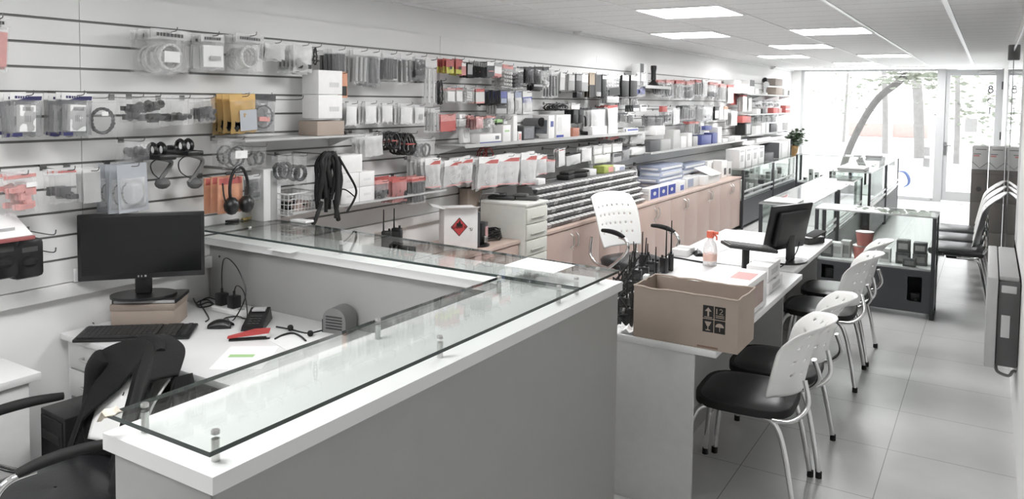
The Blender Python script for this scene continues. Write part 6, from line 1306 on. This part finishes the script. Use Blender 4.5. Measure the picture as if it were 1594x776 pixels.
C((1138, 131, 1148, 163), 1, 'slab', 'tall red board at the end of the far top row', hdr='red', tk=.012, off=.08)
C((1032, 165, 1039, 174), 1, 'slab', 'small red round pack on the far second row', hdr='red', tk=.05)
C((1037, 170, 1047, 192), 4, 'bag', 'clear bag on the far second row, first hook', film='clear', hdr='milk', ct='blob', cc='dgrey')
C((1049, 168, 1059, 193), 3, 'bag', 'milky bag with white strip on the far second row', film='milk', hdr='milk', ct='white', cc='white')
C((1063, 164, 1073, 186), 4, 'bag', 'dark-striped clear bag on the far second row', film='clear', hdr='dgrey', ct='rods', cc='dgrey', nr=3)
C((1075, 164, 1084, 186), 4, 'bag', 'grey clear bag on the far second row beside the dark-striped one', film='clear', hdr='grey', ct='coil', cc='dgrey')
C((1087, 165, 1096, 188), 4, 'bag', 'clear bag with slim sticks on the far second row', film='clear', hdr='grey', ct='rods', cc='grey', nr=4)
C((1097, 163, 1112, 188), 3, 'bag', 'large clear bag with black lump on the far second row', film='milk', hdr='grey', ct='low', cc='black', gap=.05)
C((1113, 166, 1119, 186), 4, 'slab', 'black and white slim pack on the far second row', hdr='black', stripe='white', s0=.3, s1=.9)
C((1120, 166, 1126, 186), 3, 'slab', 'white slim pack on the far second row', hdr='white', stripe='pale')
C((1128, 165, 1134, 186), 3, 'card', 'orange-topped pale card on the far second row', hdr='pale', stripe='orange', s1=.25)
C((1139, 172, 1149, 195), 4, 'bag', 'white shirt-like bag on the far second row', film='whitefilm', hdr='grey', ct='white', cc='white', hh=.06)
C((1010, 180, 1021, 196), 4, 'bag', 'bag of grey netted balls before the far low shelf, first hook', film='clear', hdr='dgrey', ct='beads', cc='dgrey')
C((1023, 180, 1034, 196), 4, 'bag', 'bag of grey netted balls before the far low shelf, second hook', film='clear', hdr='dgrey', ct='beads', cc='dgrey')
C((1074, 189, 1083, 208), 4, 'bag', 'red-topped clear packet over the slim white carton, first hook', film='clear', hdr='red', ct='rods', cc='grey', nr=2)
C((1084, 189, 1090, 209), 5, 'bag', 'red-topped dark packet over the blue cartons', film='clear', hdr='pink', ct='rods', cc='dgrey', nr=2)
C((1091, 189, 1097, 209), 3, 'bag', 'pale packet over the blue cartons', film='milk', hdr='pale', ct='white', cc='white')
C((1157, 148, 1164, 173), 4, 'bag', 'white bag with red clip below the top end shelf', film='whitefilm', hdr='red', ct='white', cc='white', hh=.1)
C((1166, 152, 1171, 173), 3, 'bag', 'narrow white bag below the top end shelf', film='whitefilm', hdr='white', ct='white', cc='white')
for k in range(4): C((1181 + k * 9, 156 + (k % 2), 1188 + k * 9, 167), 3, 'bag', 'small dark packet below the top end shelf, ' + ('first', 'second', 'third', 'fourth')[k] + ' hook', film='clear', hdr='grey', ct='blob', cc='black')
for k in range(4): C((1179 + k * 8, 180, 1185 + k * 8, 190), 3, 'bag', 'small black packet between the end shelves, ' + ('first', 'second', 'third', 'fourth')[k] + ' hook', film='clear', hdr='pale', ct='rods', cc='black', nr=2)
# small things on top of the parts racks
RT_ = CT + .336
P = AX(930, 270, -3.2)
for k, (y, w, h, mt, lb) in enumerate(((6.95, .11, .07, M('fruit_print', (160, 170, 90), .5, noise=.5, scale=30), 'green and red fruit-coloured box on the parts racks'), (7.22, .12, .05, BW, 'white carton with blue print on the parts racks'), (5.62, .06, .05, BW, 'small white cube on the rack closest to the drawer tower'), (6.60, .07, .06, BM, 'crumpled white packet on the parts racks'))):
    t = thing('carton', lb, 'box', (-3.215, y, RT_)); MB().box(-.06, .06, -w, w, 0, h, .004).build('box_body', mt, t)
    if k < 2: MB().box(.0602, .061, -w * .1, w * .9, h * .1, h * .8).build('printed_panel', (REDP, BLUEG)[k], t)
for k, (y, rz, lb) in enumerate(((6.15, .2, 'black folded cloth case on the parts racks'), (6.36, -.3, 'smaller black cloth case leaning on the other on the racks'))):
    t = thing('tool_pouch', lb, 'tool', (-3.21, y, RT_), rz); MB().box(-.06, .06, -.11, .09, 0, .045, .015).build('pouch', BLACKM, t); MB().box(-.04, .05, -.08, .12, .045, .07, .01).build('flap', BLACKM, t)
print('packets', NP[0])
